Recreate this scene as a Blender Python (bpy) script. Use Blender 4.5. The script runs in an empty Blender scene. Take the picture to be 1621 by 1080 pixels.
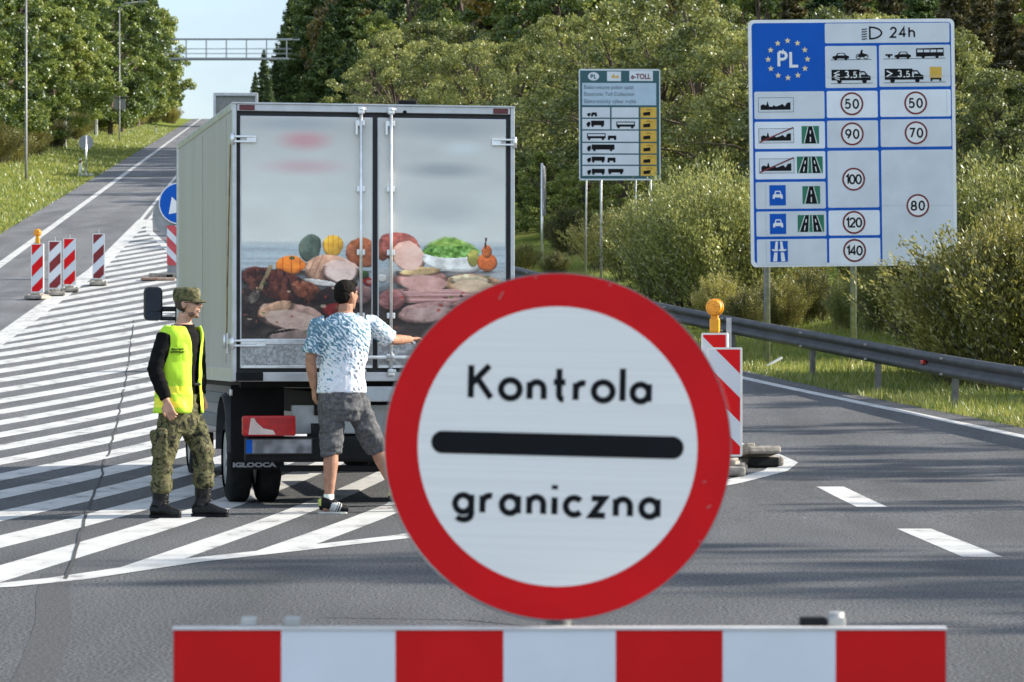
import bpy, bmesh, math, random
import numpy as np
from mathutils import Vector, Matrix, noise as mnoise
D = bpy.data
S = bpy.context.scene
COL = S.collection
R = math.radians

# ------------------------------------------------------------------ camera, sky, sun, exposure
F, CAMH, HOR, CX = 5000.0, 1.28, 556.0, 810.5      # focal length in photo pixels, eye height, horizon row
cam = D.objects.new('camera', D.cameras.new('camera'))
COL.objects.link(cam)
cam.location = (0, 0, CAMH)
cam.rotation_euler = (math.pi / 2 + 16 / F, 0, 0)
cam.data.sensor_width = 36
cam.data.lens = 36 * F / 1621
cam.data.clip_start = 0.1
cam.data.clip_end = 6000
cam.data.dof.use_dof = True
cam.data.dof.focus_distance = 29
cam.data.dof.aperture_fstop = 9.5
S.camera = cam

SUN_EL, SUN_AZ = R(27), R(78)                      # azimuth clockwise from +Y (the view direction)
w = D.worlds.new('World')
S.world = w
w.use_nodes = True
nt = w.node_tree
nt.nodes.clear()
out = nt.nodes.new('ShaderNodeOutputWorld')
bg = nt.nodes.new('ShaderNodeBackground')
sky = nt.nodes.new('ShaderNodeTexSky')
sky.sky_type = 'NISHITA'
sky.sun_disc = False
sky.sun_elevation = SUN_EL
sky.sun_rotation = SUN_AZ
sky.air_density = 1.0
sky.dust_density = 0.5
sky.ozone_density = 1.2
bg.inputs[1].default_value = 0.12
# thin white cloud over the blue, by direction
tc = nt.nodes.new('ShaderNodeTexCoord')
mp = nt.nodes.new('ShaderNodeMapping')
mp.inputs['Scale'].default_value = (9, 9, 22)
cn = nt.nodes.new('ShaderNodeTexNoise')
cn.inputs['Scale'].default_value = 1.6
cn.inputs['Detail'].default_value = 6
cr = nt.nodes.new('ShaderNodeValToRGB')
cr.color_ramp.elements[0].position = 0.36
cr.color_ramp.elements[0].color = (0.62, 0.62, 0.62, 1)
cr.color_ramp.elements[1].position = 0.72
mx = nt.nodes.new('ShaderNodeMix')
mx.data_type = 'RGBA'
mx.inputs['B'].default_value = (2.75, 2.95, 3.3, 1)
ml = nt.nodes.new('ShaderNodeMath')
ml.operation = 'MULTIPLY'
ml.inputs[1].default_value = 0.97
nt.links.new(tc.outputs['Generated'], mp.inputs['Vector'])
nt.links.new(mp.outputs[0], cn.inputs['Vector'])
nt.links.new(cn.outputs['Fac'], cr.inputs[0])
# clear blue shows between the cloud on the horizon and the cloud overhead
zr_ = nt.nodes.new('ShaderNodeValToRGB')
ze = zr_.color_ramp.elements
ze[0].position = 0.068; ze[0].color = (1, 1, 1, 1)
ze[1].position = 0.40; ze[1].color = (1, 1, 1, 1)
for p_, c_ in ((0.105, 0.62), (0.22, 0.58)):
    k_ = ze.new(p_); k_.color = (c_, c_, c_, 1)
mz = nt.nodes.new('ShaderNodeMath'); mz.operation = 'MULTIPLY'
sz_ = nt.nodes.new('ShaderNodeSeparateXYZ'); nt.links.new(tc.outputs['Generated'], sz_.inputs[0])
nt.links.new(sz_.outputs['Z'], zr_.inputs[0])
nt.links.new(cr.outputs[0], mz.inputs[0]); nt.links.new(zr_.outputs[0], mz.inputs[1])
nt.links.new(mz.outputs[0], ml.inputs[0])
nt.links.new(ml.outputs[0], mx.inputs['Factor'])
# sky cloud opposite the view brightened as added fill for faces towards the camera
sx = nt.nodes.new('ShaderNodeSeparateXYZ')
nt.links.new(tc.outputs['Generated'], sx.inputs[0])
mr = nt.nodes.new('ShaderNodeMapRange')
mr.inputs['From Min'].default_value = 0.25
mr.inputs['From Max'].default_value = -0.6
mr.inputs['To Min'].default_value = 1.0
mr.inputs['To Max'].default_value = 2.1
nt.links.new(sx.outputs['Y'], mr.inputs[0])
vs_ = nt.nodes.new('ShaderNodeVectorMath')
vs_.operation = 'SCALE'
vs_.inputs[0].default_value = (2.1, 2.45, 3.0)
nt.links.new(mr.outputs[0], vs_.inputs['Scale'])
nt.links.new(vs_.outputs[0], mx.inputs['B'])
nt.links.new(sky.outputs[0], mx.inputs['A'])
nt.links.new(mx.outputs['Result'], bg.inputs[0])
nt.links.new(bg.outputs[0], out.inputs[0])

sl = D.lights.new('sun', 'SUN')
sl.energy = 4.9
sl.angle = R(0.55)
sl.color = (1.0, 0.92, 0.80)
sun = D.objects.new('sun', sl)
COL.objects.link(sun)
sdir = Vector((math.sin(SUN_AZ) * math.cos(SUN_EL), math.cos(SUN_AZ) * math.cos(SUN_EL), math.sin(SUN_EL)))
sun.rotation_euler = (-sdir).to_track_quat('-Z', 'Y').to_euler()
sun.location = sdir * 100

S.view_settings.view_transform = 'Standard'
S.view_settings.look = 'None'
S.view_settings.exposure = 1.08
S.view_settings.gamma = 1
S.render.film_transparent = False
try:
    S.cycles.use_denoising = True
    S.cycles.max_bounces = 6
    S.cycles.transparent_max_bounces = 8
except Exception:
    pass

# ------------------------------------------------------------------ materials
def srgb(r, g, b, k=1.0):
    f = lambda c: (c / 255 / 12.92 if c <= 10.3 else ((c / 255 + 0.055) / 1.055) ** 2.4) * k
    return (f(r), f(g), f(b))

MATS = {}
def pm(name, col, rough=0.6, metal=0.0, var=0.12, scale=6.0, bump=0.0, bscale=60.0, detail=4.0,
       spec=0.5, stretch=(1, 1, 1), col2=None, lo=0.35, hi=0.65, coat=0.0, rvar=0.0):
    """Principled material whose colour drifts between two tones with object-space noise."""
    if name in MATS:
        return MATS[name]
    m = D.materials.new(name)
    m.use_nodes = True
    t = m.node_tree
    b = t.nodes['Principled BSDF']
    b.inputs['Roughness'].default_value = rough
    b.inputs['Metallic'].default_value = metal
    b.inputs['Specular IOR Level'].default_value = spec
    b.inputs['Coat Weight'].default_value = coat
    c = t.nodes.new('ShaderNodeTexCoord')
    mp = t.nodes.new('ShaderNodeMapping')
    mp.inputs['Scale'].default_value = stretch
    t.links.new(c.outputs['Object'], mp.inputs[0])
    n = t.nodes.new('ShaderNodeTexNoise')
    n.inputs['Scale'].default_value = scale
    n.inputs['Detail'].default_value = detail
    t.links.new(mp.outputs[0], n.inputs['Vector'])
    r = t.nodes.new('ShaderNodeValToRGB')
    r.color_ramp.elements[0].position = lo
    r.color_ramp.elements[1].position = hi
    a = [x * (1 - var) for x in col]
    d = list(col2) if col2 else [min(1, x * (1 + var)) for x in col]
    r.color_ramp.elements[0].color = (*a, 1)
    r.color_ramp.elements[1].color = (*d, 1)
    t.links.new(n.outputs['Fac'], r.inputs[0])
    t.links.new(r.outputs[0], b.inputs['Base Color'])
    if rvar:
        q = t.nodes.new('ShaderNodeMapRange')
        q.inputs['To Min'].default_value = max(0.03, rough - rvar)
        q.inputs['To Max'].default_value = min(1, rough + rvar)
        t.links.new(n.outputs['Fac'], q.inputs[0])
        t.links.new(q.outputs[0], b.inputs['Roughness'])
    if bump:
        n2 = t.nodes.new('ShaderNodeTexNoise')
        n2.inputs['Scale'].default_value = bscale
        n2.inputs['Detail'].default_value = 3
        t.links.new(mp.outputs[0], n2.inputs['Vector'])
        bp = t.nodes.new('ShaderNodeBump')
        bp.inputs['Strength'].default_value = bump
        bp.inputs['Distance'].default_value = 0.02
        t.links.new(n2.outputs['Fac'], bp.inputs['Height'])
        t.links.new(bp.outputs[0], b.inputs['Normal'])
    MATS[name] = m
    return m

def leaf_mat(name, c1, c2, c3, trans=0.35):
    """Leaf: diffuse + translucent, tone varied per leaf, per clump and per plant."""
    m = D.materials.new(name)
    m.use_nodes = True
    t = m.node_tree
    t.nodes.clear()
    o = t.nodes.new('ShaderNodeOutputMaterial')
    g = t.nodes.new('ShaderNodeNewGeometry')
    oi = t.nodes.new('ShaderNodeObjectInfo')
    c = t.nodes.new('ShaderNodeTexCoord')
    n = t.nodes.new('ShaderNodeTexNoise')
    n.inputs['Scale'].default_value = 0.7
    n.inputs['Detail'].default_value = 3
    t.links.new(c.outputs['Object'], n.inputs['Vector'])
    a1 = t.nodes.new('ShaderNodeMath'); a1.operation = 'MULTIPLY_ADD'
    a1.inputs[1].default_value = 0.45; 
    t.links.new(g.outputs['Random Per Island'], a1.inputs[0])
    a2 = t.nodes.new('ShaderNodeMath'); a2.operation = 'MULTIPLY_ADD'
    a2.inputs[1].default_value = 0.5; a2.inputs[2].default_value = -0.28
    t.links.new(oi.outputs['Random'], a2.inputs[0])
    a3 = t.nodes.new('ShaderNodeMath'); a3.operation = 'ADD'
    t.links.new(n.outputs['Fac'], a3.inputs[0])
    t.links.new(a2.outputs[0], a3.inputs[1])
    t.links.new(a3.outputs[0], a1.inputs[2])
    r = t.nodes.new('ShaderNodeValToRGB')
    e = r.color_ramp.elements
    e[0].position = 0.25; e[0].color = (*c1, 1)
    e[1].position = 1.0; e[1].color = (*c3, 1)
    k = e.new(0.62); k.color = (*c2, 1)
    t.links.new(a1.outputs[0], r.inputs[0])
    d = t.nodes.new('ShaderNodeBsdfDiffuse')
    tr = t.nodes.new('ShaderNodeBsdfTranslucent')
    gl = t.nodes.new('ShaderNodeBsdfGlossy')
    gl.inputs['Roughness'].default_value = 0.42
    gl.inputs['Color'].default_value = (0.8, 0.85, 0.9, 1)
    t.links.new(r.outputs[0], d.inputs[0])
    t.links.new(r.outputs[0], tr.inputs[0])
    ms = t.nodes.new('ShaderNodeMixShader'); ms.inputs[0].default_value = trans
    t.links.new(d.outputs[0], ms.inputs[1]); t.links.new(tr.outputs[0], ms.inputs[2])
    m2 = t.nodes.new('ShaderNodeMixShader'); m2.inputs[0].default_value = 0.05
    t.links.new(ms.outputs[0], m2.inputs[1]); t.links.new(gl.outputs[0], m2.inputs[2])
    t.links.new(m2.outputs[0], o.inputs[0])
    MATS[name] = m
    return m

def asphalt_mat():
    m = D.materials.new('asphalt')
    m.use_nodes = True
    t = m.node_tree
    b = t.nodes['Principled BSDF']
    c = t.nodes.new('ShaderNodeTexCoord')
    def noise(scale, detail, stretch=(1, 1, 1)):
        mp = t.nodes.new('ShaderNodeMapping'); mp.inputs['Scale'].default_value = stretch
        t.links.new(c.outputs['Object'], mp.inputs[0])
        n = t.nodes.new('ShaderNodeTexNoise')
        n.inputs['Scale'].default_value = scale; n.inputs['Detail'].default_value = detail
        t.links.new(mp.outputs[0], n.inputs['Vector'])
        return n
    fine = noise(62, 4)
    mid = noise(1.2, 5, (1, 0.25, 1))
    big = noise(0.16, 3, (1, 0.35, 1))
    r1 = t.nodes.new('ShaderNodeValToRGB')
    r1.color_ramp.elements[0].position = 0.40; r1.color_ramp.elements[0].color = (0.014, 0.014, 0.016, 1)
    r1.color_ramp.elements[1].position = 0.61; r1.color_ramp.elements[1].color = (0.134, 0.136, 0.140, 1)
    t.links.new(fine.outputs['Fac'], r1.inputs[0])
    r2 = t.nodes.new('ShaderNodeMapRange')
    r2.inputs['From Min'].default_value = 0.3; r2.inputs['From Max'].default_value = 0.7
    r2.inputs['To Min'].default_value = 0.78; r2.inputs['To Max'].default_value = 1.2
    t.links.new(mid.outputs['Fac'], r2.inputs[0])
    r3 = t.nodes.new('ShaderNodeMapRange')
    r3.inputs['From Min'].default_value = 0.35; r3.inputs['From Max'].default_value = 0.65
    r3.inputs['To Min'].default_value = 0.85; r3.inputs['To Max'].default_value = 1.12
    t.links.new(big.outputs['Fac'], r3.inputs[0])
    mu = t.nodes.new('ShaderNodeMath'); mu.operation = 'MULTIPLY'
    t.links.new(r2.outputs[0], mu.inputs[0]); t.links.new(r3.outputs[0], mu.inputs[1])
    trk = noise(1.1, 3, (1, 0.012, 1))
    r4 = t.nodes.new('ShaderNodeMapRange')
    r4.inputs['From Min'].default_value = 0.35; r4.inputs['From Max'].default_value = 0.65
    r4.inputs['To Min'].default_value = 0.86; r4.inputs['To Max'].default_value = 1.12
    t.links.new(trk.outputs['Fac'], r4.inputs[0])
    mu2 = t.nodes.new('ShaderNodeMath'); mu2.operation = 'MULTIPLY'
    t.links.new(mu.outputs[0], mu2.inputs[0]); t.links.new(r4.outputs[0], mu2.inputs[1])
    # the paving grows paler up the hill
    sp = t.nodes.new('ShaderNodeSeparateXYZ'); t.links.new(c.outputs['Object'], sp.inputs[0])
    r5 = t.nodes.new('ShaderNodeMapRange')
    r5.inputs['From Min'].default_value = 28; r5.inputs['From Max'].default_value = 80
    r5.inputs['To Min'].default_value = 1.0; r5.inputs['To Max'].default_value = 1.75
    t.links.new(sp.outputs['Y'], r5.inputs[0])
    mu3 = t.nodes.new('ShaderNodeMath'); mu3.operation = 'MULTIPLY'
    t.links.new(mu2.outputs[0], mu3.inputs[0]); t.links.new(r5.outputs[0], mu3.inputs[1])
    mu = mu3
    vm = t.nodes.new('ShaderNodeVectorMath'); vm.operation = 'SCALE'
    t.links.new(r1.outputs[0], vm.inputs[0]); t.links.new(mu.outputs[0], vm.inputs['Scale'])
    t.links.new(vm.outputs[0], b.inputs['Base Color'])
    b.inputs['Roughness'].default_value = 0.78
    b.inputs['Specular IOR Level'].default_value = 0.35
    bp = t.nodes.new('ShaderNodeBump'); bp.inputs['Strength'].default_value = 0.7; bp.inputs['Distance'].default_value = 0.006
    t.links.new(fine.outputs['Fac'], bp.inputs['Height'])
    t.links.new(bp.outputs[0], b.inputs['Normal'])
    MATS['asphalt'] = m
    return m

def paint_mat():
    """Road paint, worn through to the asphalt in patches."""
    m = D.materials.new('road_paint')
    m.use_nodes = True
    t = m.node_tree
    b = t.nodes['Principled BSDF']
    c = t.nodes.new('ShaderNodeTexCoord')
    n = t.nodes.new('ShaderNodeTexNoise'); n.inputs['Scale'].default_value = 3.5; n.inputs['Detail'].default_value = 8
    n.inputs['Roughness'].default_value = 0.7
    mp = t.nodes.new('ShaderNodeMapping'); mp.inputs['Scale'].default_value = (1, 0.5, 1)
    t.links.new(c.outputs['Object'], mp.inputs[0]); t.links.new(mp.outputs[0], n.inputs['Vector'])
    r = t.nodes.new('ShaderNodeValToRGB')
    e = r.color_ramp.elements
    e[0].position = 0.34; e[0].color = (0.18, 0.17, 0.165, 1)
    e[1].position = 0.66; e[1].color = (0.54, 0.54, 0.52, 1)
    k = e.new(0.44); k.color = (0.42, 0.42, 0.41, 1)
    t.links.new(n.outputs['Fac'], r.inputs[0])
    t.links.new(r.outputs[0], b.inputs['Base Color'])
    b.inputs['Roughness'].default_value = 0.7
    MATS['road_paint'] = m
    return m

def ground_mat():
    m = D.materials.new('verge_soil_and_turf')
    m.use_nodes = True
    t = m.node_tree
    b = t.nodes['Principled BSDF']
    c = t.nodes.new('ShaderNodeTexCoord')
    n = t.nodes.new('ShaderNodeTexNoise'); n.inputs['Scale'].default_value = 0.35; n.inputs['Detail'].default_value = 8
    n.inputs['Roughness'].default_value = 0.65
    t.links.new(c.outputs['Object'], n.inputs['Vector'])
    r = t.nodes.new('ShaderNodeValToRGB')
    e = r.color_ramp.elements
    e[0].position = 0.3; e[0].color = (0.075, 0.11, 0.018, 1)
    e[1].position = 0.72; e[1].color = (0.24, 0.22, 0.06, 1)
    k = e.new(0.5); k.color = (0.15, 0.19, 0.028, 1)
    t.links.new(n.outputs['Fac'], r.inputs[0])
    t.links.new(r.outputs[0], b.inputs['Base Color'])
    b.inputs['Roughness'].default_value = 0.95
    b.inputs['Specular IOR Level'].default_value = 0.1
    bp = t.nodes.new('ShaderNodeBump'); bp.inputs['Strength'].default_value = 0.8; bp.inputs['Distance'].default_value = 0.1
    n2 = t.nodes.new('ShaderNodeTexNoise'); n2.inputs['Scale'].default_value = 6; n2.inputs['Detail'].default_value = 6
    t.links.new(c.outputs['Object'], n2.inputs['Vector'])
    t.links.new(n2.outputs['Fac'], bp.inputs['Height']); t.links.new(bp.outputs[0], b.inputs['Normal'])
    MATS['ground'] = m
    return m

def vcol_mat(name, rough=0.4, metal=0.0, spec=0.5):
    m = D.materials.new(name)
    m.use_nodes = True
    t = m.node_tree
    b = t.nodes['Principled BSDF']
    a = t.nodes.new('ShaderNodeVertexColor'); a.layer_name = 'print'
    t.links.new(a.outputs[0], b.inputs['Base Color'])
    b.inputs['Roughness'].default_value = rough
    b.inputs['Metallic'].default_value = metal
    b.inputs['Specular IOR Level'].default_value = spec
    MATS[name] = m
    return m

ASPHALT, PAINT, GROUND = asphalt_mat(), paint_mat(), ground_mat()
M_RED = pm('red_retroreflective', srgb(214, 2, 12), 0.5, var=0.06, scale=5, spec=.25)
M_DKRED = pm('red_shaded', srgb(118, 18, 26), 0.5, var=0.1)  # darker copy of the beacon red, with shade put into the colour
M_WHITE = pm('white_sheeting', (0.74, 0.75, 0.76), 0.42, var=0.04, scale=4)
M_FACE = pm('near_sign_sheeting', (0.86, 0.845, 0.80), 0.45, var=0.035, scale=3, stretch=(.25, 1, 26), detail=2)
M_WHITE2 = pm('white_sign_face', (0.60, 0.64, 0.69), 0.45, var=0.06, scale=2)
M_WHITE3 = pm('white_sign_patch', (0.72, 0.76, 0.82), 0.45, var=0.05, scale=2)
M_BLACK = pm('black_print', (0.007, 0.0075, 0.009), 0.6, var=0.2, spec=.15)
M_BLUE = pm('sign_blue', srgb(0, 84, 180), 0.5, var=0.06, scale=2, spec=.2)
M_GREEN = pm('sign_green', srgb(20, 110, 80), 0.45, var=0.08)
M_TEAL = pm('sign_teal', srgb(32, 82, 88), 0.45, var=0.08)
M_GOLD = pm('sign_yellow', srgb(205, 165, 60), 0.5, var=0.1)
M_STAR = pm('star_pale_yellow', srgb(225, 205, 160), 0.5, var=0.06)
M_MAROON = pm('sign_maroon', srgb(110, 22, 30), 0.5, var=0.1)
M_ALU = pm('galvanised_steel', (0.42, 0.43, 0.44), 0.42, 0.85, var=0.15, scale=12, rvar=0.12)
M_ALUW = pm('bright_aluminium', (0.72, 0.73, 0.74), 0.33, 0.8, var=0.1, scale=14, rvar=0.1)
M_GREYBACK = pm('grey_sign_back', (0.26, 0.27, 0.28), 0.5, 0.4, var=0.12)
M_RAIL = pm('weathered_rail_steel', (0.058, 0.060, 0.066), 0.6, 0.25, var=0.22, scale=3, stretch=(1, 1, 1))
M_RUBBER = pm('black_rubber', (0.008, 0.008, 0.009), 0.8, var=0.25, scale=9, bump=0.2, spec=.2)
M_TYRE = pm('tyre_rubber', (0.011, 0.011, 0.012), 0.85, var=0.3, scale=15, bump=0.3, spec=.2)
M_DARK = pm('dark_chassis', (0.008, 0.0085, 0.010), 0.65, var=0.3, scale=6, spec=.2)
M_BASE = pm('recycled_plastic_foot', (0.27, 0.245, 0.21), 0.85, var=0.3, scale=10, bump=0.3)
M_AMBER = pm('amber_lens', srgb(240, 140, 6), 0.2, var=0.3, scale=26, spec=0.6, bump=.5, bscale=70)
M_AMBER2 = pm('amber_housing', srgb(220, 150, 20), 0.4, var=0.1)
M_BARK = pm('bark', (0.10, 0.075, 0.055), 0.9, var=0.35, scale=5, bump=0.6, stretch=(1, 1, 0.25))
M_BIRCH = pm('pale_bark', (0.42, 0.40, 0.36), 0.85, var=0.3, scale=4, stretch=(1, 1, 2))
M_CONC = pm('pale_concrete', (0.55, 0.53, 0.48), 0.85, var=0.12, scale=6)

# ------------------------------------------------------------------ object helpers
def tag(o, label=None, cat=None, group=None, kind=None):
    if label: o['label'] = label
    if cat: o['category'] = cat
    if group: o['group'] = group
    if kind: o['kind'] = kind
    return o

def thing(name, label, cat, loc=(0, 0, 0), rz=0.0, group=None):
    o = D.objects.new(name, None)
    COL.objects.link(o)
    o.empty_display_size = 0.2
    o.location = loc
    o.rotation_euler = (0, 0, rz)
    return tag(o, label, cat, group)

def kids(o):
    return [c for c in COL.objects if c.parent == o]

def copy_tree(o, parent=None):
    ch = kids(o)
    c = o.copy()
    COL.objects.link(c)
    c.parent = parent
    for k in ch:
        copy_tree(k, c)
    return c

class MB:
    """Collects shapes and builds them as one mesh object."""
    def __init__(s):
        s.v, s.f, s.m, s.s = [], [], [], []
    def add(s, vs, fs, mi=0, smooth=False):
        b = len(s.v)
        s.v += [tuple(p) for p in vs]
        for f in fs:
            s.f.append([b + i for i in f]); s.m.append(mi); s.s.append(smooth)
    def box(s, c, size, mi=0, rot=None, bev=0.0):
        x, y, z = [k / 2 for k in size]
        c = Vector(c)
        if bev > 0:
            bm = bmesh.new()
            bmesh.ops.create_cube(bm, size=1)
            bmesh.ops.scale(bm, vec=size, verts=bm.verts)
            bmesh.ops.bevel(bm, geom=bm.edges[:], offset=min(bev, min(size) * 0.45), segments=2, affect='EDGES', profile=0.5)
            vs = [v.co.copy() for v in bm.verts]
            bm.verts.index_update()
            fs = [[v.index for v in f.verts] for f in bm.faces]
            bm.free()
        else:
            vs = [Vector((i * x, j * y, k * z)) for k in (-1, 1) for j in (-1, 1) for i in (-1, 1)]
            fs = [(0, 2, 3, 1), (4, 5, 7, 6), (0, 1, 5, 4), (2, 6, 7, 3), (0, 4, 6, 2), (1, 3, 7, 5)]
        if rot is not None:
            vs = [rot @ v for v in vs]
        s.add([v + c for v in vs], fs, mi)
    def tube(s, pts, rad, n=12, mi=0, caps=True, ref=None, smooth=True):
        """Tube through pts; rad may be a number or (a, b) half axes, a along ref."""
        pts = [Vector(p) for p in pts]
        k = len(pts)
        if not isinstance(rad, (list,)):
            rad = [rad] * k
        vs, fs = [], []
        up = Vector(ref) if ref is not None else None
        prev = None
        for i, p in enumerate(pts):
            t = (pts[min(i + 1, k - 1)] - pts[max(i - 1, 0)])
            t = t.normalized() if t.length > 1e-9 else Vector((0, 0, 1))
            if up is None:
                a = prev if prev is not None else (Vector((1, 0, 0)) if abs(t.x) < 0.8 else Vector((0, 1, 0)))
            else:
                a = up
            a = (a - t * a.dot(t))
            a = a.normalized() if a.length > 1e-6 else t.orthogonal().normalized()
            prev = a
            b = t.cross(a)
            ra, rb = rad[i] if isinstance(rad[i], tuple) else (rad[i], rad[i])
            for j in range(n):
                q = 2 * math.pi * j / n
                vs.append(p + a * (ra * math.cos(q)) + b * (rb * math.sin(q)))
        for i in range(k - 1):
            for j in range(n):
                fs.append((i * n + j, i * n + (j + 1) % n, (i + 1) * n + (j + 1) % n, (i + 1) * n + j))
        s.add(vs, fs, mi, smooth)
        if caps:
            b = len(s.v) - k * n
            s.f.append([b + j for j in range(n)][::-1]); s.m.append(mi); s.s.append(False)
            s.f.append([b + (k - 1) * n + j for j in range(n)]); s.m.append(mi); s.s.append(False)
    def ell(s, c, r, mi=0, rot=None, nu=16, nv=10):
        c = Vector(c)
        vs = [Vector((0, 0, -r[2]))]
        for i in range(1, nv):
            a = -math.pi / 2 + math.pi * i / nv
            for j in range(nu):
                q = 2 * math.pi * j / nu
                vs.append(Vector((r[0] * math.cos(a) * math.cos(q), r[1] * math.cos(a) * math.sin(q), r[2] * math.sin(a))))
        vs.append(Vector((0, 0, r[2])))
        fs = [(0, 1 + (j + 1) % nu, 1 + j) for j in range(nu)]
        for i in range(nv - 2):
            for j in range(nu):
                a = 1 + i * nu
                fs.append((a + j, a + (j + 1) % nu, a + nu + (j + 1) % nu, a + nu + j))
        L = len(vs) - 1
        a = 1 + (nv - 2) * nu
        fs += [(a + j, a + (j + 1) % nu, L) for j in range(nu)]
        if rot is not None:
            vs = [rot @ v for v in vs]
        s.add([v + c for v in vs], fs, mi, True)
    def prism(s, poly, y0, y1, mi=0, smooth=False, plane='xz'):
        """Extrude a 2-D outline (counter-clockwise) between two depths."""
        n = len(poly)
        def P(a, b, d):
            return (a, d, b) if plane == 'xz' else ((d, a, b) if plane == 'yz' else (a, b, d))
        vs = [P(a, b, y0) for a, b in poly] + [P(a, b, y1) for a, b in poly]
        s.add(vs, [list(range(n)), list(range(2 * n - 1, n - 1, -1))] + [(i, n + i, n + (i + 1) % n, (i + 1) % n) for i in range(n)], mi, smooth)
    def flat(s, poly, y, mi=0):
        s.add([(a, y, b) for a, b in poly], [list(range(len(poly)))], mi)
    def rings(s, rs, mi=0, n=24, closed=True, a0=0.0, a1=2 * math.pi, smooth=True, caps=True):
        """rs: (cx, cy, z, half width, half depth, yaw): elliptical cross sections, bottom to top."""
        vs, fs = [], []
        m = n if closed else n + 1
        for ri, (cx, cy, z, a, b, yaw) in enumerate(rs):
            s0 = a0[ri] if isinstance(a0, list) else a0
            s1 = a1[ri] if isinstance(a1, list) else a1
            for j in range(m):
                q = s0 + (s1 - s0) * j / n
                x, y = a * math.cos(q), b * math.sin(q)
                # slightly squared section
                vs.append((cx + x * math.cos(yaw) - y * math.sin(yaw), cy + x * math.sin(yaw) + y * math.cos(yaw), z))
        for i in range(len(rs) - 1):
            for j in range(n):
                jj = (j + 1) % m if closed else j + 1
                fs.append((i * m + j, i * m + jj, (i + 1) * m + jj, (i + 1) * m + j))
        s.add(vs, fs, mi, smooth)
        if caps and closed:
            b = len(s.v) - len(rs) * m
            s.f.append([b + j for j in range(m)][::-1]); s.m.append(mi); s.s.append(smooth)
            s.f.append([b + (len(rs) - 1) * m + j for j in range(m)]); s.m.append(mi); s.s.append(smooth)
    def mesh(s, name, mats):
        me = D.meshes.new(name)
        me.from_pydata(s.v, [], s.f)
        for m in (mats if isinstance(mats, (list, tuple)) else [mats]):
            me.materials.append(m)
        me.polygons.foreach_set('material_index', s.m)
        me.polygons.foreach_set('use_smooth', s.s)
        me.update()
        return me
    def build(s, name, mats, parent=None, loc=None, rot=None):
        o = D.objects.new(name, s.mesh(name, mats))
        COL.objects.link(o)
        o.parent = parent
        if loc is not None: o.location = loc
        if rot is not None: o.rotation_euler = rot
        return o

def voxel(mb, name, mats, parent, size=0.008, smooth=4, wrinkle=None):
    """Fuse overlapping shapes to one continuous skin, smooth it, and add cloth wrinkles."""
    tmp = D.objects.new('tmp', mb.mesh('tmp', mats))
    COL.objects.link(tmp)
    r = tmp.modifiers.new('r', 'REMESH'); r.mode = 'VOXEL'; r.voxel_size = size
    sm = tmp.modifiers.new('s', 'SMOOTH'); sm.factor = 0.5; sm.iterations = smooth
    dg = bpy.context.evaluated_depsgraph_get()
    me = D.meshes.new_from_object(tmp.evaluated_get(dg))
    me.name = name
    D.objects.remove(tmp)
    if wrinkle:
        for amp, fx, fz in wrinkle:
            co = [(v.co + v.normal * (amp * (1 - 2 * abs(mnoise.noise(Vector((v.co.x * fx + v.co.z * 3, v.co.y * fx, v.co.z * fz - v.co.x * 4))))))) for v in me.vertices]
            for v, c in zip(me.vertices, co):
                v.co = c
    me.polygons.foreach_set('use_smooth', [True] * len(me.polygons))
    me.materials.clear()
    for m in (mats if isinstance(mats, (list, tuple)) else [mats]):
        me.materials.append(m)
    me.update()
    o = D.objects.new(name, me)
    COL.objects.link(o)
    o.parent = parent
    return o

def np_mesh(name, V, Q, mats, midx=None, smooth=False):
    me = D.meshes.new(name)
    n, k = Q.shape
    me.vertices.add(len(V)); me.vertices.foreach_set('co', V.astype(np.float32).ravel())
    me.loops.add(n * k); me.loops.foreach_set('vertex_index', Q.astype(np.int32).ravel())
    me.polygons.add(n)
    me.polygons.foreach_set('loop_start', np.arange(0, n * k, k, dtype=np.int32))
    me.polygons.foreach_set('loop_total', np.full(n, k, dtype=np.int32))
    if midx is not None:
        me.polygons.foreach_set('material_index', midx.astype(np.int32))
    if smooth:
        me.polygons.foreach_set('use_smooth', np.ones(n, dtype=bool))
    for m in (mats if isinstance(mats, (list, tuple)) else [mats]):
        me.materials.append(m)
    me.update(calc_edges=True)
    me.validate()
    return me

def mobj(name, me, parent=None):
    o = D.objects.new(name, me)
    COL.objects.link(o)
    o.parent = parent
    return o

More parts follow.
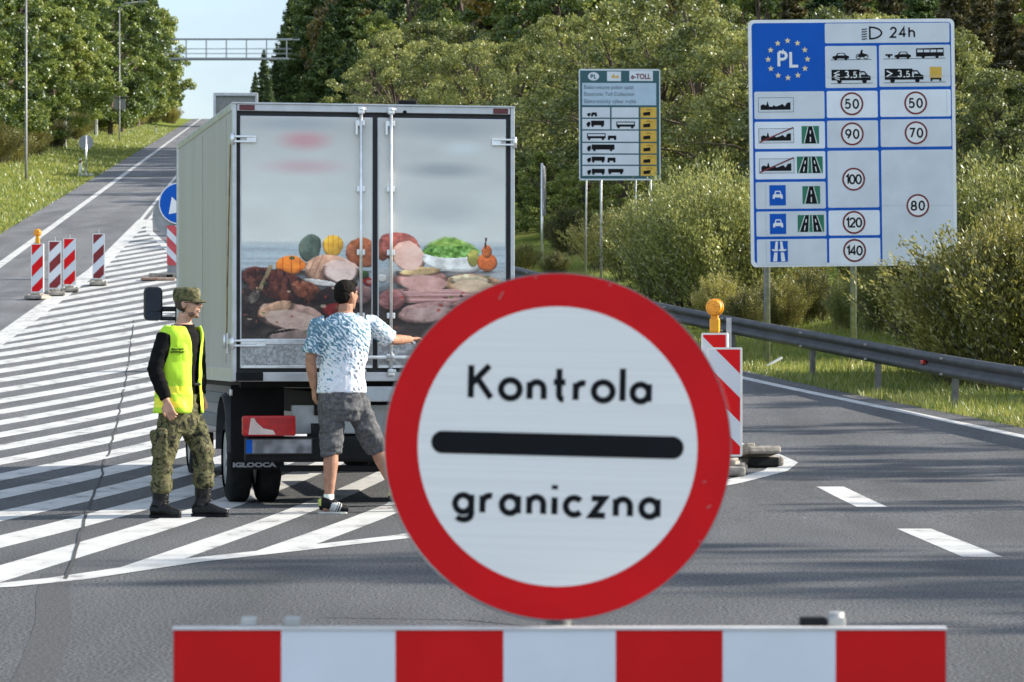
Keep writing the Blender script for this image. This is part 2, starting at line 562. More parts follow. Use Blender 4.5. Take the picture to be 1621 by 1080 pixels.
# stroke lettering in the manner of road-sign type; cap height 1
def arc(cx, cy, rx, ry, a0, a1, n=16):
    return [(cx + rx * math.cos(R(a0 + (a1 - a0) * i / n)), cy + ry * math.sin(R(a0 + (a1 - a0) * i / n))) for i in range(n + 1)]
X_ = 0.62
GL = {
 'K': (0.60, [[(0, 0), (0, .95)], [(.54, .95), (.03, .42)], [(.19, .57), (.60, 0)]]),
 'o': (0.64, [arc(.32, .31, .32, .31, 0, 360, 24)]),
 'n': (0.52, [[(0, 0), (0, X_)], [(0, .30)] + arc(.26, .36, .26, .26, 180, 0, 12) + [(.52, 0)]]),
 't': (0.36, [[(.16, .90), (.16, .16)] + arc(.30, .15, .14, .15, 180, 270, 6), [(0, .51), (.34, .51)]]),
 'r': (0.30, [[(0, 0), (0, X_)], [(0, .30)] + arc(.26, .34, .26, .28, 180, 70, 8)]),
 'l': (0.0, [[(0, 0), (0, .95)]]),
 'a': (0.60, [arc(.30, .31, .30, .31, 0, 360, 24), [(.60, 0), (.60, .64)]]),
 'g': (0.60, [arc(.30, .31, .30, .31, 0, 360, 24), [(.60, .64), (.60, -.08)] + arc(.32, -.08, .28, .20, 0, -150, 10)]),
 'i': (0.0, [[(0, 0), (0, X_)], [(0, .80), (0, .93)]]),
 'c': (0.54, [arc(.31, .31, .31, .31, 42, 318, 20)]),
 'z': (0.48, [[(0, X_), (.46, X_), (.01, 0), (.50, 0)]]),
 'h': (0.52, [[(0, 0), (0, .95)], [(0, .30)] + arc(.26, .36, .26, .26, 180, 0, 12) + [(.52, 0)]]),
 'P': (0.5, [[(0, 0), (0, .95)], [(0, .95), (.25, .95)] + arc(.25, .71, .25, .24, 90, -90, 10) + [(0, .47)]]),
 'L': (0.48, [[(0, .95), (0, 0), (.50, 0)]]),
 '0': (0.56, [arc(.28, .475, .28, .475, 0, 360, 24)]),
 '1': (0.24, [[(0, .74), (.22, .95), (.22, 0)]]),
 '2': (0.54, [arc(.26, .68, .26, .27, 170, -35, 12) + [(0.0, 0), (.55, 0)]]),
 '3': (0.52, [arc(.24, .70, .24, .25, 150, -80, 10), arc(.25, .24, .27, .24, 85, -155, 12)]),
 '4': (0.58, [[(.42, 0), (.42, .95), (0, .28), (.60, .28)]]),
 '5': (0.52, [[(.48, .95), (.10, .95), (.05, .50)] + arc(.24, .30, .28, .30, 125, -150, 14)]),
 '7': (0.52, [[(0, .95), (.52, .95), (.18, 0)]]),
 '8': (0.54, [arc(.27, .70, .23, .25, 0, 360, 18), arc(.27, .23, .27, .24, 0, 360, 18)]),
 '9': (0.54, [arc(.27, .66, .27, .29, 0, 360, 18), [(.54, .66), (.50, .42), (.22, 0)]]),
 ',': (0.08, [[(.06, .08), (.0, -.14)]]),
 '>': (0.5, [[(0, .85), (.5, .475), (0, .1)]]),
 '<': (0.5, [[(.5, .95), (0, .62), (.5, .3)], [(0, .32), (.5, 0)]]),
 ' ': (0.3, []),
}
def strip(pts, w):
    """Mitred ribbon quads along a 2-D polyline."""
    closed = math.dist(pts[0], pts[-1]) < 1e-6
    p = pts[:-1] if closed else pts
    n = len(p)
    L, Rr = [], []
    for i in range(n):
        a = p[i - 1] if (i > 0 or closed) else None
        b = p[(i + 1) % n] if (i < n - 1 or closed) else None
        c = p[i]
        def nrm(q, r_):
            dx, dy = r_[0] - q[0], r_[1] - q[1]
            l = math.hypot(dx, dy) or 1
            return (-dy / l, dx / l)
        if a is None: nn = nrm(c, b); k = 1
        elif b is None: nn = nrm(a, c); k = 1
        else:
            n1, n2 = nrm(a, c), nrm(c, b)
            mx, my = n1[0] + n2[0], n1[1] + n2[1]
            l = math.hypot(mx, my) or 1
            nn = (mx / l, my / l)
            k = min(2.5, 1 / max(0.3, nn[0] * n1[0] + nn[1] * n1[1]))
        L.append((c[0] + nn[0] * w / 2 * k, c[1] + nn[1] * w / 2 * k))
        Rr.append((c[0] - nn[0] * w / 2 * k, c[1] - nn[1] * w / 2 * k))
    q = []
    for i in range(n if closed else n - 1):
        j = (i + 1) % n
        q.append([Rr[i], Rr[j], L[j], L[i]])
    return q

class Face:
    """Flat artwork on a sign, facing -y; every layer sits a little proud of the one below."""
    def __init__(s, step=0.0012, y=0.0):
        s.mb, s.mats, s.step, s.y = MB(), [], step, y
    def mi(s, m):
        if m not in s.mats: s.mats.append(m)
        return s.mats.index(m)
    def poly(s, pts, m, layer):
        s.mb.flat(pts, s.y - s.step * layer, s.mi(m))
    def rect(s, x0, z0, x1, z1, m, layer, r=0.0):
        if r <= 0:
            s.poly([(x0, z0), (x1, z0), (x1, z1), (x0, z1)], m, layer)
        else:
            s.poly(rrect(x0, z0, x1, z1, r), m, layer)
    def circ(s, c, r, m, layer, n=40):
        s.poly([(c[0] + r * math.cos(2 * math.pi * i / n), c[1] + r * math.sin(2 * math.pi * i / n)) for i in range(n)], m, layer)
    def line(s, pts, w, m, layer):
        for q in strip(pts, w):
            s.poly(q, m, layer)
    def ring(s, c, r0, r1, m, layer, n=48):
        s.line([(c[0] + (r0 + r1) / 2 * math.cos(2 * math.pi * i / n), c[1] + (r0 + r1) / 2 * math.sin(2 * math.pi * i / n)) for i in range(n)] + [(c[0] + (r0 + r1) / 2, c[1])], r1 - r0, m, layer)
    def text(s, txt, x0, x1, z, h, w, m, layer):
        """Stroke text with its baseline at z, spread to run from x0 to x1."""
        adv = sum(GL[c][0] * {'o': .87}.get(c, .80 if c in 'nragczi' else 1.0) for c in txt) * h
        gap = ((x1 - x0) - adv) / max(1, len(txt) - 1)
        x = x0
        k = 0
        for c in txt:
            a, st = GL[c]
            low = {'o': .87}.get(c, .80 if c in 'nragczi' else 1.0)
            a = a * low
            for q in st:
                for poly in strip([(x + px * h * low, z + pz * h * (low if c != 'i' or pz < .7 else .92)) for px, pz in q], w):
                    s.poly(poly, m, layer + k * 0.12)
                k = (k + 1) % 5
            x += a * h + gap
    def build(s, name, parent):
        return s.mb.build(name, s.mats, parent)

def rrect(x0, z0, x1, z1, r, n=6):
    p = []
    for cx, cz, a in ((x1 - r, z0 + r, -90), (x1 - r, z1 - r, 0), (x0 + r, z1 - r, 90), (x0 + r, z0 + r, 180)):
        p += [(cx + r * math.cos(R(a + 90 * i / n)), cz + r * math.sin(R(a + 90 * i / n))) for i in range(n + 1)]
    return p

def font_mesh(txt, h, mat, name, parent, loc, align='LEFT', bold=0.0, rot=(math.pi / 2, 0, 0), width=None):
    cu = D.curves.new('t', 'FONT')
    cu.body = txt
    cu.size = h / 0.72
    cu.align_x = align
    cu.offset = bold
    ob = D.objects.new('t', cu)
    COL.objects.link(ob)
    dg = bpy.context.evaluated_depsgraph_get()
    me = D.meshes.new_from_object(ob.evaluated_get(dg))
    D.objects.remove(ob)
    if width and len(me.vertices):
        xs = [v.co.x for v in me.vertices]
        k = width / (max(xs) - min(xs))
        for v in me.vertices: v.co.x *= k
    me.materials.clear(); me.materials.append(mat)
    o = mobj(name, me, parent)
    o.location = loc
    o.rotation_euler = rot
    return o

# ------------------------------------------------------------------ lie of the land
def H(y):
    """Height of the carriageway: level by the camera, then a long climb to a crest."""
    if y < 22: return 0.0
    if y < 63: return 0.001 * (y - 22) ** 2
    if y < 560: return 1.681 + 0.082 * (y - 63)
    z = 1.681 + 0.082 * 497
    t = min(y, 720) - 560
    z += 0.082 * t - 0.0004 * t * t
    if y > 720: z -= 0.046 * (y - 720)
    return z

def at(u, v):
    """Ground point seen at a photo pixel."""
    lo = 4.0
    f = lambda y: CAMH - (v - HOR) * y / F - H(y)
    y = lo
    while y < 700 and f(y) > 0:
        y += 0.5
    a, b = y - 0.5, y
    for _ in range(30):
        c = (a + b) / 2
        if f(c) > 0: a = c
        else: b = c
    return Vector(((u - CX) * a / F, a, H(a)))

def pt(u, v, d):
    """Point at distance d seen at a photo pixel."""
    return Vector(((u - CX) * d / F, d, CAMH - (v - HOR) * d / F))

def lerp_tab(tab, y):
    if y <= tab[0][0]: return tab[0][1]
    for (a, p), (b, q) in zip(tab, tab[1:]):
        if y <= b: return p + (q - p) * (y - a) / (b - a)
    a, p = tab[-2]; b, q = tab[-1]
    return q + (q - p) * (y - b) / (b - a)

AX = lambda y: -6.55 - 0.087 * y                   # left edge line of the climbing road
XL = lambda y: AX(y) - 1.45                        # left edge of the asphalt
EDGE_R = [(-40, 6.9), (22, 6.9), (30, 6.75), (34, 6.5), (38, 6.16), (42, 5.6), (46, 4.85), (51.4, 3.69), (58, 2.15), (67, 0.0), (78, -2.6), (92, -5.7),
          (108, -8.6), (125, -10.4), (140, AX(140) + 7.4), (900, AX(900) + 7.4)]
XE = lambda y: lerp_tab(EDGE_R, y)                 # right edge line
XR = lambda y: XE(y) + 0.55
def G(x, y):
    """Height of the open ground beside the road."""
    h = H(y)
    if x < XL(y):
        t = XL(y) - x
        return h - 0.03 + 0.12 * min(max(0, t - 1), 8) + 0.03 * max(0, t - 9)
    if x > XR(y):
        t = x - XR(y)
        return h - 0.03 + 0.09 * min(max(0, t - 3), 30)
    return h
YR = [float(y) for y in range(-30, 100)] + [float(y) for y in range(100, 620, 4)] + [float(y) for y in range(620, 901, 10)]

def build_land():
    offs = [0.0, 0.3, 1, 2, 3, 4.5, 6, 9, 14, 22, 33, 60, 140, 400, 1200]
    V, Q = [], []
    ys = YR + [1000, 1300, 2000, 4000]
    nc = 2 * len(offs) + 2
    for y in ys:
        row = []
        for t in reversed(offs): row.append((XL(y) - t, y, (H(y) - 0.012) if t == 0 else G(XL(y) - t - 1e-6, y)))
        row.append((XL(y) + 0.4, y, H(y) - 0.25)); row.append((XR(y) - 0.4, y, H(y) - 0.25))
        for t in offs: row.append((XR(y) + t, y, (H(y) - 0.012) if t == 0 else G(XR(y) + t + 1e-6, y)))
        V += row
    for i in range(len(ys) - 1):
        for j in range(nc - 1):
            a = i * nc + j
            Q.append((a, a + 1, a + 1 + nc, a + nc))
    o = mobj('ground', np_mesh('ground', np.array(V), np.array(Q), GROUND, smooth=True))
    tag(o, 'grassy verges and banks on both sides of the climbing road', 'ground', kind='structure')
    V, Q = [], []
    for y in YR: V += [(XL(y), y, H(y)), (XR(y), y, H(y))]
    for i in range(len(YR) - 1): Q.append((2 * i, 2 * i + 1, 2 * i + 3, 2 * i + 2))
    # a short skirt closes the edges of the sheet
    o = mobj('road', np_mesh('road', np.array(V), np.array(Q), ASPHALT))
    tag(o, 'grey asphalt carriageway climbing to the crest with white markings', 'road', kind='structure')
    return o
ROAD = build_land()

def clip(poly, nx, ny, c):
    """Part of a polygon with nx*x + ny*y <= c."""
    o = []
    for i, p in enumerate(poly):
        q = poly[(i + 1) % len(poly)]
        dp, dq = nx * p[0] + ny * p[1] - c, nx * q[0] + ny * q[1] - c
        if dp <= 0: o.append(p)
        if (dp < 0 < dq) or (dq < 0 < dp):
            t = dp / (dp - dq)
            o.append((p[0] + t * (q[0] - p[0]), p[1] + t * (q[1] - p[1])))
    return o

def drape(polys, name, mat, lift=0.002, parent=None):
    """Lay 2-D polygons on the carriageway, cut along its cross rows so that they follow it."""
    mb = MB()
    for poly in polys:
        y0, y1 = min(p[1] for p in poly), max(p[1] for p in poly)
        for a, b in zip(YR, YR[1:]):
            if b <= y0 or a >= y1: continue
            q = clip(clip(poly, 0, -1, -a), 0, 1, b)
            if len(q) >= 3:
                area = sum(q[i][0] * q[(i + 1) % len(q)][1] - q[(i + 1) % len(q)][0] * q[i][1] for i in range(len(q)))
                if abs(area) < 1e-5: continue
                if area < 0: q = q[::-1]
                mb.add([(x, y, H(y) + lift) for x, y in q], [list(range(len(q)))])
    return mb.build(name, mat, parent or ROAD)

def dense(pts, step=1.0):
    o = [pts[0]]
    for a, b in zip(pts, pts[1:]):
        n = max(1, int(math.dist(a, b) / step))
        o += [(a[0] + (b[0] - a[0]) * i / n, a[1] + (b[1] - a[1]) * i / n) for i in range(1, n + 1)]
    return o

def smooth_line(pts, it=2):
    for _ in range(it):
        q = [pts[0]]
        for a, b in zip(pts, pts[1:]):
            q += [(a[0] * .75 + b[0] * .25, a[1] * .75 + b[1] * .25), (a[0] * .25 + b[0] * .75, a[1] * .25 + b[1] * .75)]
        pts = q + [pts[-1]]
    return pts

# ------------------------------------------------------------------ road markings (parts of the road)
def band(pts, w):
    """Quads along a 2-D line."""
    return [q for q in strip(pts, w)]

ISLE_NEAR = [(-5.2, 15.9), (-3.6, 16.6), (-2.79, 17.21), (-2.5, 17.73), (-2.01, 19.17), (-1.47, 20.26), (-0.75, 21.77), (0.6, 25.4), (2.03, 29.44), (2.62, 31.4), (2.86, 32.9), (2.80, 34.4), (2.62, 36.0)]
ISLE_RIGHT = [(2.62, 36.0), (2.1, 40.0), (1.15, 45.0), (0.0, 51.4), (-1.6, 58), (-3.9, 67), (-6.6, 78), (-9.8, 92), (-12.4, 108), (-13.5, 117.5)]
ISLE_LEFT = [(-13.75, 117.95), (-11.17, 84.8), (-9.87, 60.9), (-8.7, 41), (-7.6, 26), (-6.6, 18.5), (-5.2, 15.9)]
ISLE = ISLE_NEAR + ISLE_RIGHT[1:] + ISLE_LEFT[:-1]

def hatch():
    vs = [360, 366.5, 373, 379.5, 386, 392.5, 399, 406, 413, 420, 428, 437, 445, 454, 464, 474, 485, 495, 505, 515, 527, 540, 553, 567,
          582, 598, 614, 630, 648, 667, 688, 711, 737, 768, 804, 845, 903, 955]
    tab = [(360, -.15), (430, -.17), (515, -.175), (580, -.20), (650, -.232), (737, -.262), (800, -.295), (845, -.325), (903, -.35), (955, -.36)]
    base = [(at(210, v), at(360, v + 150 * lerp_tab(tab, v))) for v in vs]
    for i, (a, b) in enumerate(base):
        d = Vector((b.x - a.x, b.y - a.y)).normalized()
        n = Vector((d.y, -d.x))
        j = i + 1 if i + 1 < len(base) else i - 1
        k = i - 1 if i > 0 else i + 1
        sp = min(abs((base[j][0].xy - a.xy).dot(n)), abs((base[k][0].xy - a.xy).dot(n)))
        wd = sp * (0.50 if i > 22 else 0.56)
        c = n.dot(a.xy)
        poly = clip(clip(ISLE, n.x, n.y, c + wd / 2), -n.x, -n.y, -(c - wd / 2))
        # do not run on under the far side of a concave border: keep the run that holds the seen points
        lo = min(a.y, b.y) - 26; hi = max(a.y, b.y) + 26
        poly = clip(clip(poly, 0, 1, hi), 0, -1, -lo) if poly else poly
        if len(poly) >= 3:
            drape([poly], 'hatch_stripe', PAINT, 0.002)
hatch()
drape(band(dense(ISLE_NEAR, 0.5), 0.24), 'island_border_line', PAINT, 0.0035)
drape(band(dense(ISLE_RIGHT, 1), 0.24), 'island_border_line', PAINT, 0.0035)
drape(band(dense(ISLE_LEFT, 1), 0.42), 'island_border_line', PAINT, 0.004)
drape(band(dense([(AX(y), y) for y in (-20, 60, 200, 400, 640)], 4), 0.26), 'edge_line', PAINT)
drape(band(dense([(XE(y), y) for y in range(-20, 640, 3)], 2), 0.20), 'edge_line', PAINT)
for k in (0, 0.30):
    drape(band(dense([(-13.85 + k, 117.9), (-18.6 + k * 1.1, 173.9), (AX(640) + 3.65 + k, 640)], 4), 0.14), 'centre_line', PAINT)
for y0 in (7.6, 13.62, 19.64, 25.65):
    drape([[(2.80, y0), (3.05, y0), (3.02, y0 + 3.1), (2.77, y0 + 3.1)]], 'lane_dash', PAINT)
M_SEAL = pm('bitumen_seal', (0.036, 0.036, 0.037), 0.85, var=0.3, scale=3)
SEAM = smooth_line([(-7.9, 66), (-7.28, 60.4), (-5.37, 43.2), (-4.66, 36.7), (-3.65, 27.6), (-3.21, 23.6), (-2.51, 17.7)], 1)
rng = random.Random(3)
sp = []
for q in strip(dense([(x + rng.uniform(-.02, .02), y) for x, y in dense(SEAM, 0.8)], 0.4), 0.022):
    if rng.random() < 0.95: sp.append(q)
drape(sp, 'joint_seal', M_SEAL, 0.0055)
BAND_ = smooth_line([(-2.62, 18.2), (-2.42, 16.6), (-2.2, 15.2), (-1.98, 13.4), (-1.72, 11), (-1.4, 8)], 2)
drape(strip(dense(BAND_, 0.4), 0.17), 'joint_patch', pm('darker_asphalt_patch', (0.050, 0.050, 0.052), 0.85, var=.7, scale=62, bump=.3, bscale=62, detail=4), 0.0015)
# older, darker lane of asphalt left of the joint by the camera and faint tyre tracks
M_OLD = pm('older_asphalt', (0.075, 0.076, 0.078), 0.8, var=0.35, scale=40, bump=0.4, bscale=55)
cr_ = []
for (pts) in ([(0.3, 14.6), (0.9, 14.45), (1.6, 14.7), (2.2, 14.6)], [(-0.9, 15.2), (-0.2, 15.0), (0.1, 14.7)]):
    cr_ += strip(dense([(x + rng.uniform(-.03, .03), y + rng.uniform(-.05, .05)) for x, y in dense(pts, 0.4)], 0.3), 0.016)
drape(cr_, 'crack', M_SEAL, 0.002)

# ------------------------------------------------------------------ the near sign and the barrier board
def near_sign():
    d = 7.3
    c = pt(882, 707, d)
    t = thing('road_sign', 'big round red-rimmed sign reading Kontrola graniczna above the barrier board', 'road sign', (c.x, d, 0.0), R(-4))
    rr = 0.402
    disc = MB()
    disc.tube([(0, 0.000, 0), (0, 0.022, 0)], [rr, rr], 72, 0, True, smooth=False)
    disc.tube([(0, -0.004, 0), (0, 0.026, 0)], [(rr + .004), (rr + .004)], 72, 0, False)
    tilt = R(1.3)
    hold = disc.build('disc', M_GREYBACK, t, (0, 0, c.z), (0, tilt, 0))
    f = Face(0.0007, -0.001)
    f.circ((0, 0), rr - 0.002, M_RED, 0, 96)
    f.circ((0, 0), 0.3235, M_FACE, 1, 96)
    b = f.build('face', hold)
    b.data.polygons.foreach_set('use_smooth', [False] * len(b.data.polygons))
    s = d / F
    l = Face(0.0007, -0.003)
    ln = lambda u, v: ((u - 882) * s, (707 - v) * s)
    l.poly(rrect(-0.292, -0.022, 0.292, 0.030, 0.0258, 10), M_BLACK, 0)
    x0, z0 = ln(743, 634.5); x1, _ = ln(1025, 0)
    l.text('Kontrola', x0, x1, z0 + .003, 0.0785, 0.0140, M_BLACK, 0)
    x0, z0 = ln(722, 815.5); x1, _ = ln(1043, 0)
    l.text('graniczna', x0, x1, z0 + .002, 0.0785, 0.0140, M_BLACK, 0)
    l.build('lettering', hold)
    for u, v, a, L in ((788, 470, 60, 14), (1116, 757, 20, 6), (1124, 796, 30, 8), (1112, 852, -40, 7), (842, 440, 10, 5), (960, 450, -20, 5)):
        x, z = ln(u, v)
        dx, dz = math.cos(R(a)) * L * s / 2, math.sin(R(a)) * L * s / 2
        sc = Face(0.0006, -0.0035)
        sc.line([(x - dx, z - dz), (x + dx * .2, z + dz * .3), (x + dx, z + dz)], 0.0035, pm('scuffed_rim', (0.5, 0.12, 0.12), 0.6), 0)
        sc.build('scuff_mark', hold)
    p = MB(); p.tube([(0, 0.05, 0.04), (0, 0.05, c.z + 0.36)], 0.03, 16)
    p.tube([(0, 0.05, c.z + .36), (0, 0.05, c.z + .372)], [0.031, 0.02], 16)
    p.build('post', M_ALU, t)
    for z in (c.z - 0.2, c.z + 0.2):
        k = MB(); k.box((0, 0.03, z), (0.12, 0.05, 0.04), bev=0.006); k.box((0, 0.07, z), (0.1, 0.03, 0.035), bev=0.006)
        k.build('clamp', M_ALU, t)
    k = MB(); k.box((0, 0.05, 0.06), (0.4, 0.75, 0.12), bev=0.03); k.box((0, 0.05, 0.13), (0.12, 0.12, 0.06), bev=0.01)
    k.build('foot', M_BASE, t)
near_sign()

def barrier():
    d = 7.18
    x0, x1 = (275 - CX) * d / F, (1497 - CX) * d / F
    top = pt(0, 995.5, d).z
    xc, wdt = (x0 + x1) / 2, x1 - x0
    t = thing('barrier_board', 'red and white striped barrier board on low legs in front of the round sign', 'barrier', (xc, d, 0))
    mb = MB()
    n = 7
    edges = [275, 445.5, 626, 797, 974.5, 1144, 1322.5, 1497]
    ex = [(u - CX) * d / F - xc for u in edges]
    for i in range(n):
        mb.add([(ex[i], -0.0012, top - 0.246), (ex[i + 1], -0.0012, top - 0.246), (ex[i + 1], -0.0012, top - 0.003), (ex[i], -0.0012, top - 0.003)], [(0, 1, 2, 3)], i % 2)
    mb.box((0, 0.012, top - 0.125), (wdt + .004, 0.024, 0.25), 2)
    mb.box((0, 0.009, top + 0.001), (wdt + .004, 0.030, 0.006), 3)
    mb.build('board', [pm('red_board_sheeting', srgb(206, 6, 8), 0.5, var=0.07, scale=3, spec=.25), pm('white_board_sheeting', (0.70, 0.735, 0.78), 0.4, var=0.05, scale=3), M_GREYBACK, pm('pale_edge_strip', (0.66, 0.64, 0.62), 0.5)], t)
    for x in (-0.66, 0.66):
        k = MB(); k.box((x, 0.05, (top + 0.0) / 2), (0.045, 0.045, top - .02)); k.box((x, 0.05, 0.05), (0.10, 0.62, 0.10), bev=0.02)
        k.build('leg', [M_ALU], t)
    for u, v, wd, dark in ((392, 990, .036, 0), (461, 988, .038, 0), (1290, 982, .06, 1), (1327, 983, .04, 0)):
        x = (u - CX) * d / F - xc
        k = MB(); k.box((x, 0.05, top + 0.012), (wd, 0.045, 0.022), bev=0.005)
        if u == 1327: k.tube([(x, 0.05, top + .005), (x, 0.05, top + .034)], 0.018, 12)
        k.build('mounting_clip', [M_DARK if dark else pm('dull_pale_clip', (.42, .42, .40), .5, .2)], t)
barrier()

# ------------------------------------------------------------------ border information board (big blue and white panel)
def border_board():
    d, s = 55.0, 55.0 / F
    q = s / 2.454
    px = lambda cx, cy: ((cx - 442) * q, (530 - cy) * q)
    c = pt(1170 + 442 / 2.454, 10 + 530 / 2.454, d)
    gz = G(c.x, d)
    t = thing('border_sign', 'tall blue and white board with PL, ring of stars and speed limits', 'information board', (c.x, d, gz), R(3))
    pz = c.z - gz
    roll = R(-0.75)
    hw, hh = 404 * q, 480 * q
    mb = MB(); mb.prism(rrect(-hw, -hh, hw, hh, 22 * q), 0.0, 0.05)
    panel = mb.build('panel', M_GREYBACK, t, (0, 0, pz), (0, roll, 0))
    f = Face(0.003, -0.002)
    f.poly(rrect(-hw + .002, -hh + .002, hw - .002, hh - .002, 22 * q), M_WHITE, 0)
    f.poly(rrect(-hw + 14 * q, -hh + 15 * q, hw - 14 * q, hh - 13 * q, 14 * q), M_BLUE, 1)
    def cell(a, b, c_, e, m):
        x0, z1 = px(a, b); x1, z0 = px(c_, e)
        f.poly(rrect(x0, z0, x1, z1, 6 * q, 3), m, 2)
    W2, W3 = M_WHITE2, M_WHITE3
    cell(338, 66, 826, 143, W2)
    cell(338, 154, 540, 317, W2); cell(549, 152, 828, 314, W2)
    cell(59, 329, 333, 435, W2); cell(342, 329, 541, 433, W3); cell(551, 326, 828, 431, W3)
    cell(59, 446, 333, 551, W3); cell(342, 444, 541, 549, W2); cell(551, 441, 829, 548, W2)
    cell(60, 562, 333, 669, W3); cell(342, 561, 542, 782, W2); cell(552, 560, 832, 1000, W2)
    cell(60, 680, 333, 784, W2)
    cell(61, 794, 334, 891, W2); cell(343, 793, 543, 890, W3)
    cell(62, 902, 335, 1003, W2); cell(344, 901, 544, 1002, W3)
    f.build('panel_grid', panel)
    # ring of stars and the letters
    e = Face(0.003, -0.011)
    for k in range(12):
        a = R(90 + 30 * k)
        cx, cz = px(192, 204)
        cx += 77 * q * math.cos(a); cz += 72 * q * math.sin(a)
        e.poly([(cx + (12.5 if i % 2 == 0 else 5.4) * q * math.cos(R(90 + 36 * i)), cz + (12.5 if i % 2 == 0 else 5.4) * q * math.sin(R(90 + 36 * i))) for i in range(10)], M_STAR, 0)
    x0, z0 = px(157, 231); x1, _ = px(231, 0)
    e.text('PL', x0, x1, z0, 58 * q, 11 * q, M_WHITE, 0)
    e.build('emblem', panel)
    # headlamp and 24h
    e = Face(0.002, -0.011)
    L = lambda pts: [px(a, b) for a, b in pts]
    e.line(L([(514, 82), (514, 127)] + [(514 + 46 * math.sin(R(a)), 104.5 + 22.5 * math.cos(R(a))) for a in range(10, 180, 17)] + [(514, 82), (514, 127)]), 6.5 * q, M_BLACK, 0)
    for k in range(5):
        y = 90 + 9.5 * k
        e.line(L([(482, y + 3), (487, y - 1), (492, y + 2), (497, y - 2), (503, y)]), 3.6 * q, M_BLACK, 0)
    x0, z0 = px(596, 121); x1, _ = px(688, 0)
    e.text('24h', x0, x1, z0, 39 * q, 6.8 * q, M_BLACK, 0)
    e.build('headlamp_pictogram', panel)
    # vehicle pictograms
    def car(e, x, y, k=1.0):
        e.poly(L([(x - 32 * k, y), (x - 33 * k, y - 8), (x - 20 * k, y - 11), (x - 12 * k, y - 22), (x + 14 * k, y - 22), (x + 22 * k, y - 12), (x + 32 * k, y - 9), (x + 32 * k, y)])[::-1], M_BLACK, 0)
        e.poly(L([(x - 8 * k, y - 19), (x + 11 * k, y - 19), (x + 16 * k, y - 12.5), (x - 13 * k, y - 12.5)])[::-1], M_WHITE2, 1)
        for a in (-20, 20): e.circ(px(x + a * k, y + 1), 6 * q, M_BLACK, 1.5, 14)
    def truck(e, x0, y0, x1, y1, txt, xs):
        w_ = x1 - x0
        e.poly(L([(x0, y0), (x0 + w_ * .72, y0), (x0 + w_ * .72, y0 + 6), (x0 + w_ * .84, y0 + 6), (x0 + w_ * .93, y0 + 22), (x1, y0 + 26), (x1, y1), (x0, y1)])[::-1], M_BLACK, 0)
        e.poly(L([(x0 + w_ * .76, y0 + 12), (x0 + w_ * .83, y0 + 12), (x0 + w_ * .87, y0 + 20), (x0 + w_ * .76, y0 + 20)])[::-1], M_WHITE2, 1)
        for a in (.2, .84): e.circ(px(x0 + w_ * a, y1 + 3), 9 * q, M_BLACK, 1, 16)
        xa, za = px(xs[0], y1 - 12); xb, _ = px(xs[1], 0)
        e.text(txt, xa, xb, za, 25 * q, 4.6 * q, M_WHITE, 1)
        xa, za = px(xs[2], y1 - 11); xb, _ = px(xs[3], 0)
        e.text('5t', xa, xb, za, 22 * q, 4 * q, M_WHITE, 1)
    e = Face(0.002, -0.011)
    car(e, 399, 203)
    for x in (468, 497): e.line([(px(x, 196)[0] + 9 * q * math.cos(R(a)), px(x, 196)[1] + 9 * q * math.sin(R(a))) for a in range(0, 361, 30)], 3 * q, M_BLACK, 0)
    e.poly(L([(462, 196), (474, 184), (479, 170), (486, 170), (484, 182), (496, 186), (502, 194), (484, 198), (470, 198)])[::-1], M_BLACK, 1)
    e.line(L([(360, 208), (520, 207)]), 2 * q, M_BLACK, 0)
    truck(e, 362, 246, 515, 288, '3,', (415, 441, 448, 478))
    for a in (262, 273): e.line(L([(393, a - 10), (373, a - 2), (393, a + 6)]), 3.6 * q, M_WHITE, 1)
    e.line(L([(393, 286), (374, 279)]), 3.2 * q, M_WHITE, 1.2)
    e.line(L([(360, 300), (522, 299)]), 2 * q, M_BLACK, 0)
    e.build('vehicle_pictogram', panel)
    e = Face(0.002, -0.011)
    car(e, 642, 200)
    e.poly(L([(574, 187), (602, 187), (602, 194), (574, 194)])[::-1], M_BLACK, 0); e.circ(px(588, 197), 5 * q, M_BLACK, 1, 12)
    e.poly(L([(694, 166), (802, 164), (803, 196), (694, 198)])[::-1], M_BLACK, 0)
    for k in range(4): e.poly(L([(699 + 26 * k, 171), (721 + 26 * k, 171), (721 + 26 * k, 181), (699 + 26 * k, 181)])[::-1], M_WHITE2, 1)
    for x in (722, 776): e.circ(px(x, 197), 7 * q, M_BLACK, 1, 14)
    e.line(L([(566, 206), (808, 204)]), 2 * q, M_BLACK, 0)
    truck(e, 570, 244, 722, 287, '3,', (622, 648, 655, 685))
    xa, za = px(578, 282); xb, _ = px(597, 0)
    e.line(L([(578, 252), (598, 263), (578, 274)]), 4.5 * q, M_WHITE, 1)
    e.poly(L([(747, 238), (793, 238), (793, 281), (747, 281)])[::-1], M_GOLD, 0)
    e.poly(L([(749, 281), (792, 281), (792, 293), (784, 293), (784, 287), (757, 287), (757, 293), (749, 293)])[::-1], M_BLACK, 1)
    e.line(L([(566, 299), (808, 297)]), 2 * q, M_BLACK, 0)
    e.build('vehicle_pictogram', panel)
    # speed limits
    for txt, cx, cy in (('50', 440, 379), ('50', 690, 378), ('90', 440, 496), ('70', 690, 494), ('100', 443, 672), ('80', 693, 777), ('120', 442, 840), ('140', 443, 949)):
        e = Face(0.002, -0.011)
        c_ = px(cx, cy)
        e.circ(c_, 46 * q, M_WHITE, 0, 40)
        e.ring(c_, 38 * q, 45 * q, M_MAROON, 1, 40)
        hw_ = 25 * q if len(txt) == 2 else 29 * q
        e.text(txt, c_[0] - hw_, c_[0] + hw_, c_[1] - 17 * q, 35 * q, 6.6 * q, M_BLACK, 1)
        e.build('speed_limit_disc', panel)
